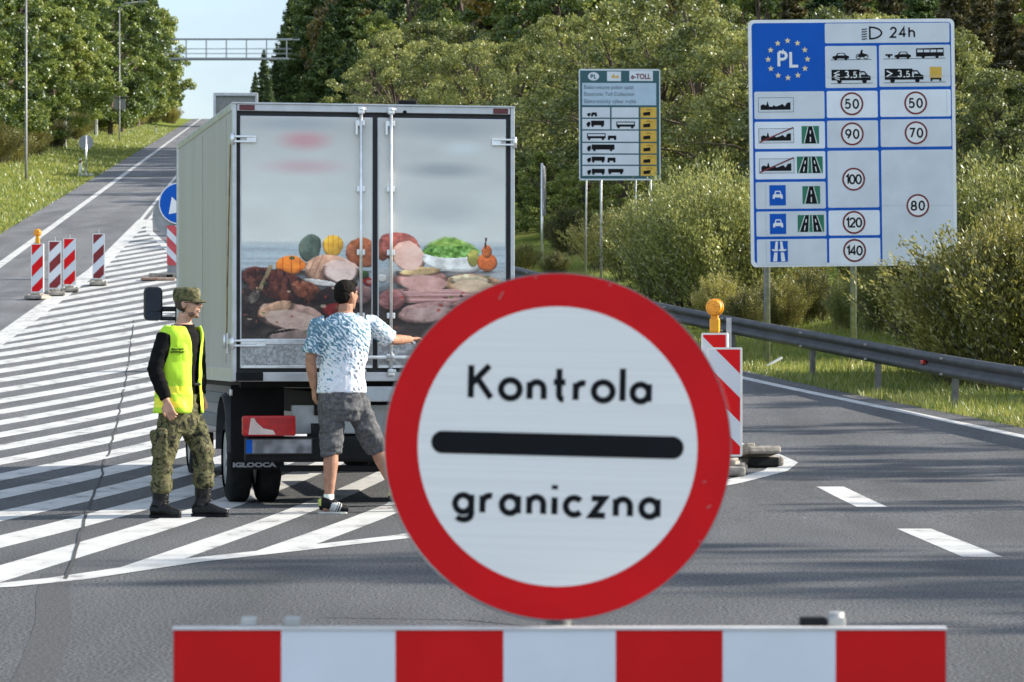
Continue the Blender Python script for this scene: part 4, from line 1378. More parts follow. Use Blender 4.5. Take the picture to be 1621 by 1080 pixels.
# ------------------------------------------------------------------ the refrigerated box truck
def food_print(u0, u1, v0, v1, nx, nz):
    """The printed picture on the doors: meats, pumpkins and salad over a grey board background (sRGB 0..255)."""
    uu = np.linspace(u0, u1, nx); vv = np.linspace(v0, v1, nz)
    U, Vv = np.meshgrid(uu, vv)
    X, Y = (U - 340) * 2.572, (Vv - 140) * 2.572
    rng = np.random.default_rng(4)
    def fbm(sx, sy, seed):
        r = np.random.default_rng(seed)
        out = np.zeros_like(X)
        for o in range(4):
            k = 2 ** o
            g = r.random((64, 64))
            a, b = (X / sx * k) % 63, (Y / sy * k) % 63
            i, j = a.astype(int), b.astype(int)
            fa, fb = a - i, b - j
            fa, fb = fa * fa * (3 - 2 * fa), fb * fb * (3 - 2 * fb)
            n = g[i, j] * (1 - fa) * (1 - fb) + g[i + 1, j] * fa * (1 - fb) + g[i, j + 1] * (1 - fa) * fb + g[i + 1, j + 1] * fa * fb
            out += n / k
        return out / 1.875
    I = np.zeros(X.shape + (3,))
    t = np.clip((Y - 110) / 520, 0, 1)[..., None]
    I[:] = np.array([174, 174, 171]) * (1 - t) + np.array([200, 200, 193]) * t
    I += ((fbm(170, 90, 1) - .5) * 14)[..., None]
    low = np.clip((Y - 620) / 30, 0, 1)[..., None]
    I = I * (1 - low) + (np.array([158, 168, 172]) + ((fbm(200, 6, 2) - .5) * 50)[..., None]) * low
    dk = np.clip((Y - 790) / 70, 0, 1)[..., None]
    I = I * (1 - dk) + (np.array([84, 72, 68]) + ((fbm(120, 20, 3) - .5) * 60)[..., None]) * dk
    def put(mask, col):
        nonlocal I
        m = np.clip(mask, 0, 1)[..., None]
        I = I * (1 - m) + col * m
    def ell(cx, cy, rx, ry, rot, c, c2=None, tex=20, seed=0, ts=(40, 40), soft=.06, shade=.35):
        a = R(rot)
        dx, dy = X - cx, Y - cy
        p, q = (dx * math.cos(a) + dy * math.sin(a)) / rx, (-dx * math.sin(a) + dy * math.cos(a)) / ry
        d = np.sqrt(p * p + q * q)
        wob = (fbm(60, 60, seed + 50) - .5) * .42
        m = (1 + wob - d) / soft
        n = fbm(ts[0], ts[1], seed + 9)[..., None]
        c = np.array(c, float); c2 = np.array(c2 if c2 is not None else c, float)
        col = c * (1 - n) + c2 * n + ((fbm(14, 14, seed + 3) - .5) * tex * 2)[..., None]
        sh = 1 - shade * np.clip(.45 * p + .75 * q, -.5, 1) * np.clip(d, 0, 1)
        sh = sh * (1 - .45 * np.clip((d - .80) / .2, 0, 1) * (q > -.3)) * (1 + .5 * (fbm(34, 26, seed + 70) - .5))
        put(np.clip(1.25 - np.sqrt((p * .97) ** 2 + (q - .16) ** 2), 0, .35) * 1.6 * (Y > 742), np.array([44, 34, 32.]))
        put(m, np.clip(col * sh[..., None], 0, 255))
        return p, q, d
    # blurred marks at the top of either door
    for cx, cy, rx, ry, c, k in ((370, 215, 105, 40, (186, 112, 118), .55), (365, 322, 165, 32, (182, 140, 146), .5), (930, 330, 170, 34, (138, 142, 146), .7), (930, 160, 260, 46, (140, 146, 150), .6), (1010, 240, 90, 30, (196, 202, 204), .6), (930, 500, 170, 60, (160, 164, 166), .5), (330, 150, 230, 30, (142, 148, 154), .6)):
        d = np.sqrt(((X - cx) / rx) ** 2 + ((Y - cy) / ry) ** 2)
        put(np.clip(1.35 - d, 0, 1) ** 1.3 * k, np.array(c, float))
    ell(390, 652, 48, 56, 0, (58, 72, 64), (104, 112, 96), 8, 1, (18, 80))
    p, q, d = ell(484, 640, 43, 46, 0, (222, 160, 42), (232, 186, 70), 8, 2)
    put((d < .98) * (np.abs(np.sin(p * 7)) < .25) * .6, np.array([190, 92, 26.]))
    ell(600, 672, 74, 62, 20, (128, 66, 42), (176, 104, 62), 24, 3, (30, 20))
    ell(684, 655, 26, 50, 0, (150, 84, 50), (110, 56, 40), 22, 4)
    p, q, d = ell(316, 722, 66, 39, 0, (228, 112, 30), (238, 140, 44), 8, 5)
    put((d < .98) * (np.abs(np.sin(p * 6)) < .22) * .55, np.array([168, 66, 18.]))
    ell(318, 693, 12, 8, 0, (90, 92, 50))
    ell(470, 738, 108, 60, 4, (176, 128, 104), (206, 160, 130), 14, 6, (14, 60))
    ell(514, 744, 72, 50, 4, (206, 166, 150), (218, 184, 170), 8, 7, shade=.15)
    ell(430, 792, 80, 12, 8, (206, 198, 190), None, 10, 8)
    ell(268, 806, 168, 66, 17, (84, 42, 38), (128, 70, 54), 22, 9, (26, 22), shade=.5)
    ell(372, 826, 66, 38, 25, (116, 62, 46), (172, 108, 78), 20, 10, (20, 14))
    ell(166, 762, 52, 36, -10, (74, 38, 36), (112, 62, 52), 22, 11, (18, 18))
    # knife and dark board
    put(((np.abs((X - 226) * .42 + (Y - 728) * .0 + (X - 226) * .5 - (226 - X) * 0) < 400) * (np.abs((X - (236 - (Y - 720) * .45))) < 9) * (Y > 722) * (Y < 830)) * 1.0, np.array([150, 128, 98.]))
    ell(520, 852, 112, 44, 6, (46, 34, 36), (70, 48, 46), 12, 12, shade=.2)
    ell(500, 905, 60, 30, 0, (138, 34, 36), (96, 34, 38), 20, 13)
    ell(150, 900, 66, 90, 0, (52, 42, 42), (86, 66, 60), 22, 14, (20, 20))
    ell(170, 850, 34, 20, -50, (150, 140, 128), (60, 50, 46), 22, 30, (10, 10))
    ell(318, 932, 136, 58, 8, (150, 116, 106), (182, 148, 132), 12, 15, (40, 30), shade=.4)
    ell(250, 900, 76, 30, -18, (176, 132, 104), (200, 160, 128), 14, 16, (8, 40))
    ell(330, 1004, 120, 34, -6, (122, 104, 98), (150, 128, 118), 12, 17)
    put((np.abs(Y - (1000 - (X - 220) * .18)) < 5) * (X > 220) * (X < 420) * .9, np.array([40, 32, 32.]))
    for cx, cy, c in ((612, 778, (196, 34, 34)), (628, 790, (170, 26, 30)), (606, 758, (70, 104, 48)), (682, 772, (196, 200, 192))):
        ell(cx, cy, 20, 16, 0, c, None, 16, 18)
    ell(600, 842, 44, 40, 0, (128, 92, 92), (168, 128, 122), 22, 19, (40, 9))
    # right door
    ell(752, 648, 86, 58, 12, (140, 66, 62), (186, 110, 92), 24, 20, (30, 12))
    ell(788, 686, 70, 62, 10, (204, 152, 132), (216, 174, 154), 10, 21, shade=.2)
    p, q, d = ell(962, 662, 112, 60, 4, (70, 112, 40), (176, 198, 96), 34, 22, (24, 20), soft=.2, shade=.15)
    ell(930, 672, 50, 24, 20, (206, 196, 110), (160, 184, 80), 20, 23)
    ell(960, 708, 128, 40, 8, (206, 204, 196), (226, 224, 216), 6, 24, shade=.3)
    put(((((X - 962) / 124) ** 2 + ((Y - 672) / 38) ** 2) < 1) * (Y > 640) * (((X - 962) / 124) ** 2 + ((Y - 655) / 34) ** 2 < 1) * 1.0, np.clip(np.array([96, 138, 52.]) + ((fbm(16, 14, 41) - .45) * 190)[..., None], 10, 230))
    ell(1052, 690, 24, 36, 0, (142, 140, 62), (170, 150, 80), 12, 25)
    ell(1108, 706, 42, 40, 0, (186, 82, 34), (206, 110, 50), 14, 26)
    ell(1106, 662, 20, 26, 0, (186, 96, 44), None, 10, 27)
    put((np.abs(X - (1100 - (Y - 640) * .1)) < 3.5) * (Y > 606) * (Y < 650) * 1.0, np.array([60, 44, 34.]))
    put((Y > 735) * (Y < 790) * (X > 660) * (X < 1180) * (np.clip((fbm(200, 12, 33)), 0, 1)) * .9, np.array([196, 186, 178.]))
    ell(846, 778, 112, 50, 2, (198, 140, 128), (214, 160, 144), 12, 28, (40, 20))
    ell(836, 744, 92, 18, -4, (196, 160, 108), (210, 178, 130), 12, 29)
    ell(1048, 798, 116, 46, 4, (176, 130, 96), (206, 168, 126), 20, 31, (16, 30))
    ell(1040, 780, 80, 22, 2, (206, 184, 150), None, 12, 32)
    put((Y > 816) * (Y < 872) * (X > 700) * (X < 1180) * .95, np.clip(np.array([186, 134, 126.]) + ((fbm(300, 7, 35) - .5) * 120)[..., None], 0, 255))
    ell(720, 862, 60, 44, 0, (136, 84, 84), (176, 124, 118), 20, 36, (60, 8))
    ell(868, 912, 130, 46, -4, (150, 112, 108), (178, 142, 132), 12, 37)
    ell(1090, 900, 130, 50, 2, (140, 100, 94), (170, 130, 118), 14, 38)
    # crusts and pale cut faces
    for cx, cy, rx, ry, rot, c in ((514, 746, 64, 44, 4, (226, 196, 182)), (790, 688, 60, 54, 10, (222, 182, 164)), (850, 792, 98, 34, 2, (216, 164, 152)), (322, 944, 112, 38, 8, (198, 168, 152)), (872, 918, 100, 30, -4, (186, 154, 146)), (1052, 804, 92, 28, 4, (222, 190, 154))):
        a = R(rot); dx, dy = X - cx, Y - cy
        p, q = (dx * math.cos(a) + dy * math.sin(a)) / rx, (-dx * math.sin(a) + dy * math.cos(a)) / ry
        d = np.sqrt(p * p + q * q) - (fbm(50, 50, 80) - .5) * .3
        put(np.clip((1 - d) / .08, 0, 1) * .88, np.clip(np.array(c, float) + ((fbm(44, 30, 81) - .5) * 46)[..., None], 0, 255))
    # netting on the loaf and the crust streaks of the roast
    m = (((X - 440) / 70) ** 2 + ((Y - 730) / 48) ** 2 < 1) * (X < 452)
    put(m * (np.abs(np.sin((X * .8 + Y * .35) / 6.5)) < .28) * .45, np.array([120, 72, 54.]))
    m = ((((X - 268) * .956 + (Y - 806) * .292) / 165) ** 2 + ((-(X - 268) * .292 + (Y - 806) * .956) / 62) ** 2 < 1)
    put(m * np.clip((fbm(20, 34, 83) - .52) * 5, 0, 1) * .6, np.array([146, 88, 64.]))
    put(m * np.clip((.44 - fbm(16, 28, 84)) * 6, 0, 1) * .7, np.array([40, 20, 20.]))
    for k in range(60):
        cx, cy = rng.uniform(110, 1180), rng.uniform(760, 1000)
        c = ((90, 120, 50), (190, 60, 40), (220, 200, 170), (50, 36, 32), (150, 90, 70))[k % 5]
        put((((X - cx) / rng.uniform(4, 12)) ** 2 + ((Y - cy) / rng.uniform(3, 7)) ** 2 < 1) * .6, np.array(c, float))
    lum = I.mean(-1, keepdims=True); I = np.where((Y > 735)[..., None], lum + (I - lum) * .80, I)
    I += ((fbm(9, 7, 90) - .5) * 22 * np.clip((Y - 600) / 60, 0, 1))[..., None]
    I = np.where((Y > 735)[..., None], 128 + (I - 128) * 1.12 - 20, I)
    return np.clip(I, 6, 250)

def to_lin(a, k=1.0):
    a = a / 255.0
    return np.where(a <= .0404, a / 12.92, ((a + .055) / 1.055) ** 2.4) * k

M_CABW = pm('white_truck_paint', (0.62, 0.63, 0.64), 0.3, var=0.04, coat=0.3)
M_GLASS = pm('dark_window_glass', (0.02, 0.025, 0.03), 0.06, var=0.1, spec=0.8)
M_MIRROR = pm('dark_blue_mirror_glass', (0.012, 0.022, 0.04), 0.12, var=0.2, spec=0.6)
M_GASK = pm('door_gasket', (0.016, 0.017, 0.02), 0.5, var=0.1)
M_FRAME = pm('box_frame_aluminium', (0.50, 0.51, 0.53), 0.36, 0.6, var=0.1, scale=8, rvar=.1)
M_SIDE = pm('dull_steel_box_side', (0.42, 0.405, 0.40), 0.46, 0.3, var=0.05, scale=1.3, stretch=(1, 1.6, 0.25), col2=(0.46, 0.445, 0.44), rvar=.05)
M_CHECK = pm('checker_plate', (0.36, 0.37, 0.38), 0.45, 0.6, var=0.22, scale=45, detail=2, lo=.42, hi=.58, bump=.3, bscale=50)

def wheel(parent, x0, x1, y, r=0.37, z=None):
    z = r if z is None else z
    w_ = x1 - x0
    m = MB()
    m.tube([(x0, y, z), (x0 + .02, y, z), (x0 + .05, y, z), (x1 - .05, y, z), (x1 - .02, y, z), (x1, y, z)], [r * .66, r * .9, r, r, r * .9, r * .66], 36, 0, False)
    wl = m.build('wheel', M_TYRE, parent)
    m = MB()
    sgn = 1 if x0 < 0 else -1
    a = x0 if x0 < 0 else x1
    m.tube([(a + sgn * .03, y, z), (a + sgn * .015, y, z), (a + sgn * .02, y, z), (a + sgn * .09, y, z), (a + sgn * .09, y, z)], [r * .67, r * .62, r * .55, r * .45, .02], 28, 0, False)
    m.tube([(a + sgn * .01, y, z), (a + sgn * .1, y, z)], [.07, .08], 16)
    for k in range(6):
        q = math.pi / 3 * k
        m.tube([(a + sgn * .065, y + .11 * math.cos(q), z + .11 * math.sin(q)), (a + sgn * .1, y + .11 * math.cos(q), z + .11 * math.sin(q))], .014, 8)
    m.build('rim', M_ALU, wl)

def truck():
    A = R(11)
    C = Vector(((593 - CX) * 25.7 / F, 25.7, 0.012))
    t = thing('box_truck', 'box truck with a printed picture of meats and salad on its rear doors', 'truck', C, A)
    kx, kz = 25.7 / F / math.cos(A), 25.7 / F
    x_ = lambda u: (u - 593) * kx
    z_ = lambda v: CAMH - 0.012 + (HOR - v) * kz
    W, L = 1.157, 5.12
    zb, zt = 1.03, z_(167.5)
    # body
    m = MB()
    m.box((0, L / 2 + .03, (zb + zt) / 2), (2 * W - .01, L - .06, zt - zb - .01), 0)
    box = m.build('box', [M_SIDE], t)
    m = MB()
    for s in (-1, 1):
        m.box((s * (W - .014), .035, (zb + zt) / 2), (.034, .09, zt - zb + .01), bev=.005)
        m.box((s * (W - .012), L / 2, zt - .02), (.04, L - .12, .06), bev=.008)
        m.box((s * (W - .008), L / 2, zb + .045), (.03, L - .12, .11), bev=.004)
        m.box((s * (W - .02), L - .01, (zb + zt) / 2), (.06, .08, zt - zb), bev=.02)
    m.box((0, .035, zt - .028), (2 * W - .07, .09, .058), bev=.004)
    m.box((0, .03, zt + .006), (2 * W + .01, .12, .012))
    m.box((0, .05, zb + .03), (2 * W - .10, .12, .075), bev=.006)
    m.build('frame', M_FRAME, box)
    m = MB(); m.box((0, .06, (zb + zt) / 2), (2 * W - .07, .05, zt - zb - .05)); m.build('door_gasket', M_GASK, box)
    # panel seams and screw lines on the side
    for y in (.55, 2.6):
        m = MB(); m.box((-(W - .004), y, (zb + zt) / 2 + .03), (.006, .012, zt - zb - .22)); m.build('side_seam', pm('seam_grey', (.42, .39, .33), .5, .4), box)
    m = MB()
    rg = random.Random(5)
    p0 = [(-W - .0015, .16 + .05 * k + rg.uniform(-.02, .02), zt - .25 - .27 * k * .9) for k in range(8)]
    for a, b in zip(p0, p0[1:]): m.tube([a, b], .006, 5)
    m.build('side_scratch', pm('ochre_scrape', (.34, .24, .08), .6), box)
    # doors with printed panels
    M_PRINT = vcol_mat('printed_door_film', 0.36)
    for name_, ua, ub in (('door', 383.5, 590), ('door', 597.5, 801)):
        xa, xb = x_(ua), x_(ub)
        za, zc, ze = z_(583), z_(541), z_(186)
        m = MB(); m.box(((xa + xb) / 2, .02, (za + ze) / 2), (xb - xa, .05, ze - za), bev=.006)
        dr = m.build('door', M_FRAME, t)
        nx, nz = int((ub - ua) / 1.05), int((541 - 187) / 1.05)
        I = to_lin(food_print(ua + 2, ub - 2, 187.5, 541, nx, nz), 1.38)
        xs, zs = np.linspace(x_(ua + 2), x_(ub - 2), nx), np.linspace(z_(187.5), z_(541), nz)
        Xg, Zg = np.meshgrid(xs, zs)
        V = np.stack([Xg.ravel(), np.full(Xg.size, -.0075), Zg.ravel()], 1)
        i, j = np.meshgrid(np.arange(nz - 1), np.arange(nx - 1), indexing='ij')
        a = (i * nx + j).ravel()
        Q = np.stack([a, a + nx, a + nx + 1, a + 1], 1)
        me = np_mesh('printed_panel', V, Q, M_PRINT)
        ca = me.color_attributes.new('print', 'FLOAT_COLOR', 'POINT')
        ca.data.foreach_set('color', np.concatenate([I.reshape(-1, 3), np.ones((I.shape[0] * I.shape[1], 1))], 1).astype(np.float32).ravel())
        mobj('printed_panel', me, dr)
        m = MB(); m.box(((xa + xb) / 2, -.008, (za + zc) / 2 - .012), (xb - xa - .02, .008, zc - za - .04)); m.build('kick_plate', M_CHECK, dr)
        m = MB()
        m.box(((xa + xb) / 2, -.012, zc), (xb - xa - .01, .014, .045), bev=.004)
        m.box(((xa + xb) / 2, -.010, za + .012), (xb - xa - .01, .010, .022), bev=.003)
        for k in range(7): m.tube([(xa + .12 + k * (xb - xa - .2) / 6, -.019, zc), (xa + .12 + k * (xb - xa - .2) / 6, -.024, zc)], .009, 8)
        m.build('trim', M_ALUW, dr)
        # locking bar with cams, guides and handle
        ux = 570.5 if ua < 500 else 617.5
        xk = x_(ux)
        m = MB()
        m.tube([(xk, -.045, z_(596)), (xk, -.045, z_(171))], .0135, 12)
        lb = m.build('locking_bar', M_ALUW, dr)
        m = MB()
        for zz in (z_(176), z_(590)):
            m.box((xk, -.04, zz), (.055, .055, .06), bev=.01); m.box((xk + .02, -.03, zz + .012), (.05, .03, .03), bev=.008)
            m.tube([(xk - .02, -.06, zz + .01), (xk + .02, -.06, zz + .01)], .012, 8)
        for v in (196, 300, 400, 500): m.box((xk, -.026, z_(v)), (.07, .035, .05), bev=.008)
        m.box((xk - .035, -.03, z_(203)), (.02, .03, .12), bev=.005)
        m.build('bar_guides', M_ALUW, lb)
        m = MB(); m.box((xk + (.12 if ua < 500 else .10), -.06, z_(566)), (.3, .02, .03), bev=.008); m.box((xk + .24, -.03, z_(566)), (.07, .05, .06), bev=.01); m.build('handle', M_ALUW, lb)
        # hinges
        s = -1 if ua < 500 else 1
        xe = s * (W - .03)
        for v, ln_ in ((223, .17), (383, .10), (543.5, .25)):
            if v == 383: continue
            zz = z_(v)
            m = MB()
            m.tube([(s * (W + .002), -.012, zz - .045), (s * (W + .002), -.012, zz + .045)], .018, 12)
            for dz in (-.02, .02): m.box((xe - s * (ln_ / 2 - .02), -.018, zz + dz), (ln_, .018, .017), bev=.004)
            m.box((xe - s * (ln_ - .05), -.017, zz), (.08, .012, .06), bev=.006)
            m.box((s * (W + .006), .06, zz), (.01, .13, .07), bev=.003)
            m.build('hinge', M_ALUW, dr)
    # catch plate on the left flank beside the lower hinge
    m = MB(); m.box((-W - .012, .28, z_(544)), (.02, .035, .17), bev=.006); m.box((-W - .01, .17, z_(541)), (.012, .2, .045), bev=.004); m.tube([(-W - .035, .28, z_(552)), (-W - .035, .28, z_(530))], .012, 8)
    m.build('door_holdback', M_ALUW, t)
    # marker lamps and the dark unit on the roof edge
    for s in (-1, 1):
        m = MB(); m.box((s * (W - .115), -.013, zt - .030), (.125, .012, .042), bev=.004); m.build('marker_lamp', pm('dark_red_lens', (.10, .006, .01), .25), t)
    m = MB(); m.box((x_(646), .06, zt + .03), (.15, .12, .045), bev=.012); m.build('rear_camera', M_DARK, t)
    m = MB(); m.box((x_(588), .16, zt + .016), (.24, .06, .022), bev=.006); m.build('roof_lamp', pm('dull_red_cover', (.16, .05, .045), .5), t)
    m = MB(); m.tube([(x_(640), -.012, zt - .05), (x_(640), -.016, zt - .05)], .016, 12); m.build('header_plug', M_DARK, t)
    # chassis
    m = MB()
    for s in (-1, 1): m.box((s * .42, 2.9, .84), (.09, 5.4, .19))
    for y in (.35, 1.4, 2.6, 3.8): m.box((0, y, .86), (.76, .08, .13))
    m.box((0, 1.0, .45), (1.3, .14, .14), bev=.04); m.ell((0, 1.0, .45), (.17, .17, .17))
    m.tube([(.75, 1.2, .42), (.75, 2.6, .40)], .10, 14)
    m.box((0, L / 2 + .1, zb - .03), (2 * W - .2, L - .4, .06))
    m.build('chassis', M_DARK, t)
    wheel(t, -1.125, -.905, 1.0); wheel(t, -.875, -.665, 1.0)
    wheel(t, .905, 1.125, 1.0); wheel(t, .665, .875, 1.0)
    wheel(t, -1.0, -.77, 5.75); wheel(t, .77, 1.0, 5.75)
    for s in (-1, 1):
        m = MB(); xm = s * .90
        m.box((xm, .50, .64), (.44, .012, .70), bev=.004)
        fl = m.build('mud_flap', M_RUBBER, t)
        if s < 0:
            font_mesh('IGLOOCA', .036, pm('raised_flap_letters', (.30, .31, .33), .5), 'lettering', fl, (-1.105, .490, .315), width=.36, bold=.003)
        # wheel arch
        m = MB()
        pts = [(s * 1.0, 1.0 + .46 * math.cos(R(a)), .44 + .46 * math.sin(R(a))) for a in range(0, 181, 15)]
        for p, q in zip(pts, pts[1:]):
            c = (Vector(p) + Vector(q)) / 2
            ang = math.atan2(q[2] - p[2], q[1] - p[1])
            m.box(c, (.30, (Vector(q) - Vector(p)).length + .01, .012), rot=Matrix.Rotation(ang, 3, 'X'))
        m.build('mud_guard', pm('grey_black_plastic', (.05, .052, .056), .45), t)
        m = MB(); m.box((s * 1.04, 2.9, .66), (.03, 2.4, .12), bev=.01); m.box((s * 1.04, 2.9, .86), (.03, 2.4, .10), bev=.01); m.build('side_guard', pm('side_guard_grey', (.10, .12, .15), .5, .3), t)
        m = MB(); m.tube([(s * 1.13, .30, .93), (s * 1.15, .30, .93)], .028, 12); m.build('side_marker', pm('pale_marker', (.6, .6, .58), .3), t)
    # rear: sill lamp, folded tail lift, white under box, bumper, lamps, plate
    m = MB(); m.box((x_(398), -.012, z_(596)), (.22, .03, .07), bev=.008); m.build('sill_bracket', M_DARK, t)
    m = MB(); m.box((.44, .02, z_(624)), (1.40, .05, .125), bev=.008); m.build('tail_lift', pm('pale_grey_lift', (.42, .45, .48), .4, .3), t)
    m = MB(); m.box((.10, .30, z_(665)), (1.48, .12, .235), bev=.01); m.box((-.05, .235, z_(650)), (.9, .012, .014))
    m.build('under_box', pm('dirty_white_panel', (.44, .46, .47), .55, var=.15, scale=4), t)
    m = MB(); m.box((0, .10, z_(711)), (2.10, .10, .21), bev=.025); m.box((0, .16, z_(742)), (1.5, .05, .05), bev=.01)
    for x in (-.45, .45): m.box((x, .3, z_(700)), (.08, .4, .3))
    m.build('bumper', M_DARK, t)
    for s in (-1, 1):
        m = MB(); m.box((s * .862, .02, z_(673.5)), (.43, .09, .165), bev=.015)
        tl = m.build('tail_light', pm('red_lamp_lens', (.42, .008, .012), .16, var=.15, scale=18), t)
        f = Face(.0015, -.0265)
        c = s * .862
        zc = z_(673.5)
        f.poly([(c - .17, zc - .07), (c + .05, zc - .07), (c + .03, zc - .035), (c - .05, zc - .02), (c - .105, zc + .03), (c - .125, zc + .065), (c - .15, zc + .06), (c - .16, zc)], pm('painted_lens_reflection', (.62, .50, .46), .2), 0)  # pale shape painted on the lens as a reflection
        for k in range(3): f.line([(c + .0, zc + .02 + .018 * k), (c + .19, zc + .02 + .018 * k)], .005, pm('lamp_groove', (.28, .004, .008), .3), 0)
        f.build('lens_reflection_and_grooves', tl)
    m = MB(); m.box((x_(444), .03, z_(706)), (.55, .012, .13), bev=.004)
    pl = m.build('licence_plate', pm('plate_holder', (.03, .03, .03), .5), t)
    f = Face(.0015, .0225)
    xa = x_(444)
    f.rect(xa - .265, z_(706) - .055, xa + .265, z_(706) + .055, pm('blank_plate_white', (.20, .21, .23), .4, var=.45, scale=9, detail=1), 0)
    f.rect(xa - .265, z_(706) - .055, xa - .215, z_(706) + .055, M_BLUE, 1)
    f.build('plate_face', pl)
    # cab
    prof = [(5.18, .48), (6.85, .48), (7.12, .62), (7.15, .98), (6.98, 1.18), (6.72, 1.36), (6.28, 2.12), (6.05, 2.28), (5.18, 2.34)]
    m = MB(); m.prism([(a, b) for a, b in prof][::-1], -.99, .99, 0, plane='yz')
    cab = m.build('cab', M_CABW, t)
    b_ = cab.modifiers.new('b', 'BEVEL'); b_.width = .06; b_.segments = 3; b_.limit_method = 'ANGLE'
    for s in (-1, 1):
        m = MB(); m.prism([(5.55, 1.35), (6.55, 1.38), (6.22, 2.02), (5.55, 2.05)], s * .985, s * .996, plane='yz'); m.build('side_window', M_GLASS, cab)
        m = MB(); m.box((s * .994, 6.0, 1.2), (.012, .16, .035), bev=.005); m.build('door_handle', M_DARK, cab)
        m = MB(); m.box((s * .62, 7.12, .86), (.4, .08, .2), bev=.03); m.build('headlight', pm('headlamp_glass', (.7, .72, .75), .1), cab)
        # mirror: housing with two arms
        xm, ym, zm = s * 1.335, 5.80, 1.735
        m = MB(); m.box((xm, ym + .05, zm), (.185, .11, .335), bev=.045)
        mr = m.build('mirror', M_GASK, cab)
        m = MB(); m.prism(rrect(xm - .078, zm - .07, xm + .078, zm + .155, .03), ym - .009, ym - .004); m.prism(rrect(xm - .075, zm - .155, xm + .075, zm - .08, .025), ym - .009, ym - .004)
        m.build('mirror_glass', M_MIRROR, mr)
        m = MB()
        m.box((s * 1.17, ym + .06, zm - .05), (.2, .05, .05), bev=.015); m.box((s * 1.17, ym + .06, zm - .145), (.2, .05, .04), bev=.012); m.box((s * 1.055, ym + .05, zm - .1), (.12, .12, .24), bev=.02)
        m.build('mirror_arm', M_GASK, mr)
    m = MB()
    m.add([(-.84, 6.75, 1.40), (.84, 6.75, 1.40), (.80, 6.325, 2.13), (-.80, 6.325, 2.13)], [(0, 1, 2, 3)]); m.build('windscreen', M_GLASS, cab)
    m = MB(); m.box((0, 7.13, .62), (1.9, .14, .24), bev=.04); m.build('front_bumper', M_DARK, cab)
    m = MB(); m.box((0, 5.35, 2.85), (1.5, .5, .55), bev=.06); m.build('fridge_unit', pm('fridge_white', (.6, .6, .6), .4), t)
truck()

def far_truck():
    d = 178.0
    c = pt(373, 300, d)
    gz = H(d)
    t = thing('lorry', 'distant grey lorry on the road ahead, showing above the near truck', 'truck', (c.x, d, gz), R(5))
    h = pt(0, 147, d).z - gz
    w_ = 70 * d / F / 2
    m = MB(); m.box((0, 4.0, (h + 1.1) / 2), (2 * w_ - .06, 7.9, h - 1.1 - .06)); bx = m.build('box', pm('grey_lorry_panel', (.24, .24, .225), .5, var=.1), t)
    m = MB()
    for s in (-1, 1): m.box((s * (w_ - .07), .0, (h + 1.1) / 2), (.16, .16, h - 1.1), bev=.03); m.box((s * (w_ - .05), 4, h - .06), (.12, 7.9, .14), bev=.03)
    m.box((0, 0, h - .09), (2 * w_ - .2, .16, .2), bev=.03); m.box((0, 0, h - 1.55), (2 * w_ - .34, .12, .12)); m.box((0, 0, 1.15), (2 * w_ - .34, .12, .2))
    m.build('frame', pm('pale_lorry_frame', (.55, .56, .58), .45, .2), bx)
    m = MB(); m.box((0, 4.6, .85), (1.0, 8.2, .3)); m.box((0, .1, .62), (2.2, .1, .2)); m.build('chassis', M_DARK, t)
    for y in (1.8, 3.1, 8.4):
        for a, b in ((-1.2, -.85), (.85, 1.2)): wheel(t, a, b, y, .5)
    m = MB(); m.box((0, 8.9, 1.85), (2.3, 1.7, 2.5), bev=.15); cb = m.build('cab', M_CABW, t)
    m = MB(); m.box((0, 9.76, 2.3), (2.0, .03, .9)); m.build('windscreen', M_GLASS, cb)
    for s in (-1, 1):
        m = MB(); m.box((s * .95, -.02, .95), (.4, .06, .16)); m.build('tail_light', pm('red_lamp_lens', (.42, .008, .012), .16), t)
far_truck()

# ------------------------------------------------------------------ people
M_SKIN = pm('skin', (0.46, 0.27, 0.19), 0.62, var=0.16, scale=22, spec=0.2)
M_SKIN2 = pm('tanned_skin', (0.36, 0.19, 0.125), 0.60, var=0.16, scale=22, spec=0.2)
M_HAIR = pm('short_dark_hair', (0.010, 0.008, 0.007), 0.8, var=0.3, scale=60, bump=.4, bscale=160, spec=.1)

def camo_mat():
    m = D.materials.new('camouflage_cloth')
    m.use_nodes = True
    t = m.node_tree
    b = t.nodes['Principled BSDF']
    c = t.nodes.new('ShaderNodeTexCoord')
    n = t.nodes.new('ShaderNodeTexNoise'); n.inputs['Scale'].default_value = 19; n.inputs['Detail'].default_value = 3; n.inputs['Distortion'].default_value = .9
    t.links.new(c.outputs['Object'], n.inputs['Vector'])
    r = t.nodes.new('ShaderNodeValToRGB'); r.color_ramp.interpolation = 'CONSTANT'
    e = r.color_ramp.elements
    e[0].position = 0; e[0].color = (.020, .019, .013, 1)
    e[1].position = .42; e[1].color = (.072, .076, .032, 1)
    k = e.new(.50); k.color = (.125, .115, .056, 1)
    k = e.new(.585); k.color = (.052, .040, .022, 1)
    k = e.new(.63); k.color = (.175, .165, .095, 1)
    t.links.new(n.outputs['Fac'], r.inputs[0]); t.links.new(r.outputs[0], b.inputs['Base Color'])
    b.inputs['Roughness'].default_value = .85; b.inputs['Specular IOR Level'].default_value = .2
    return m
M_CAMO = camo_mat()
M_JACKET = pm('black_jacket', (0.006, 0.006, 0.0065), 0.9, var=.3, scale=12, spec=.1)
M_BOOT = pm('black_boot_leather', (0.003, 0.003, 0.0034), 0.45, var=.3, scale=20, spec=.3)
M_VEST = pm('fluorescent_vest', (0.45, 0.74, 0.025), 0.7, var=.08, scale=5)
M_VBAND = pm('reflective_band', (0.86, 0.84, 0.04), 0.45, var=.06)
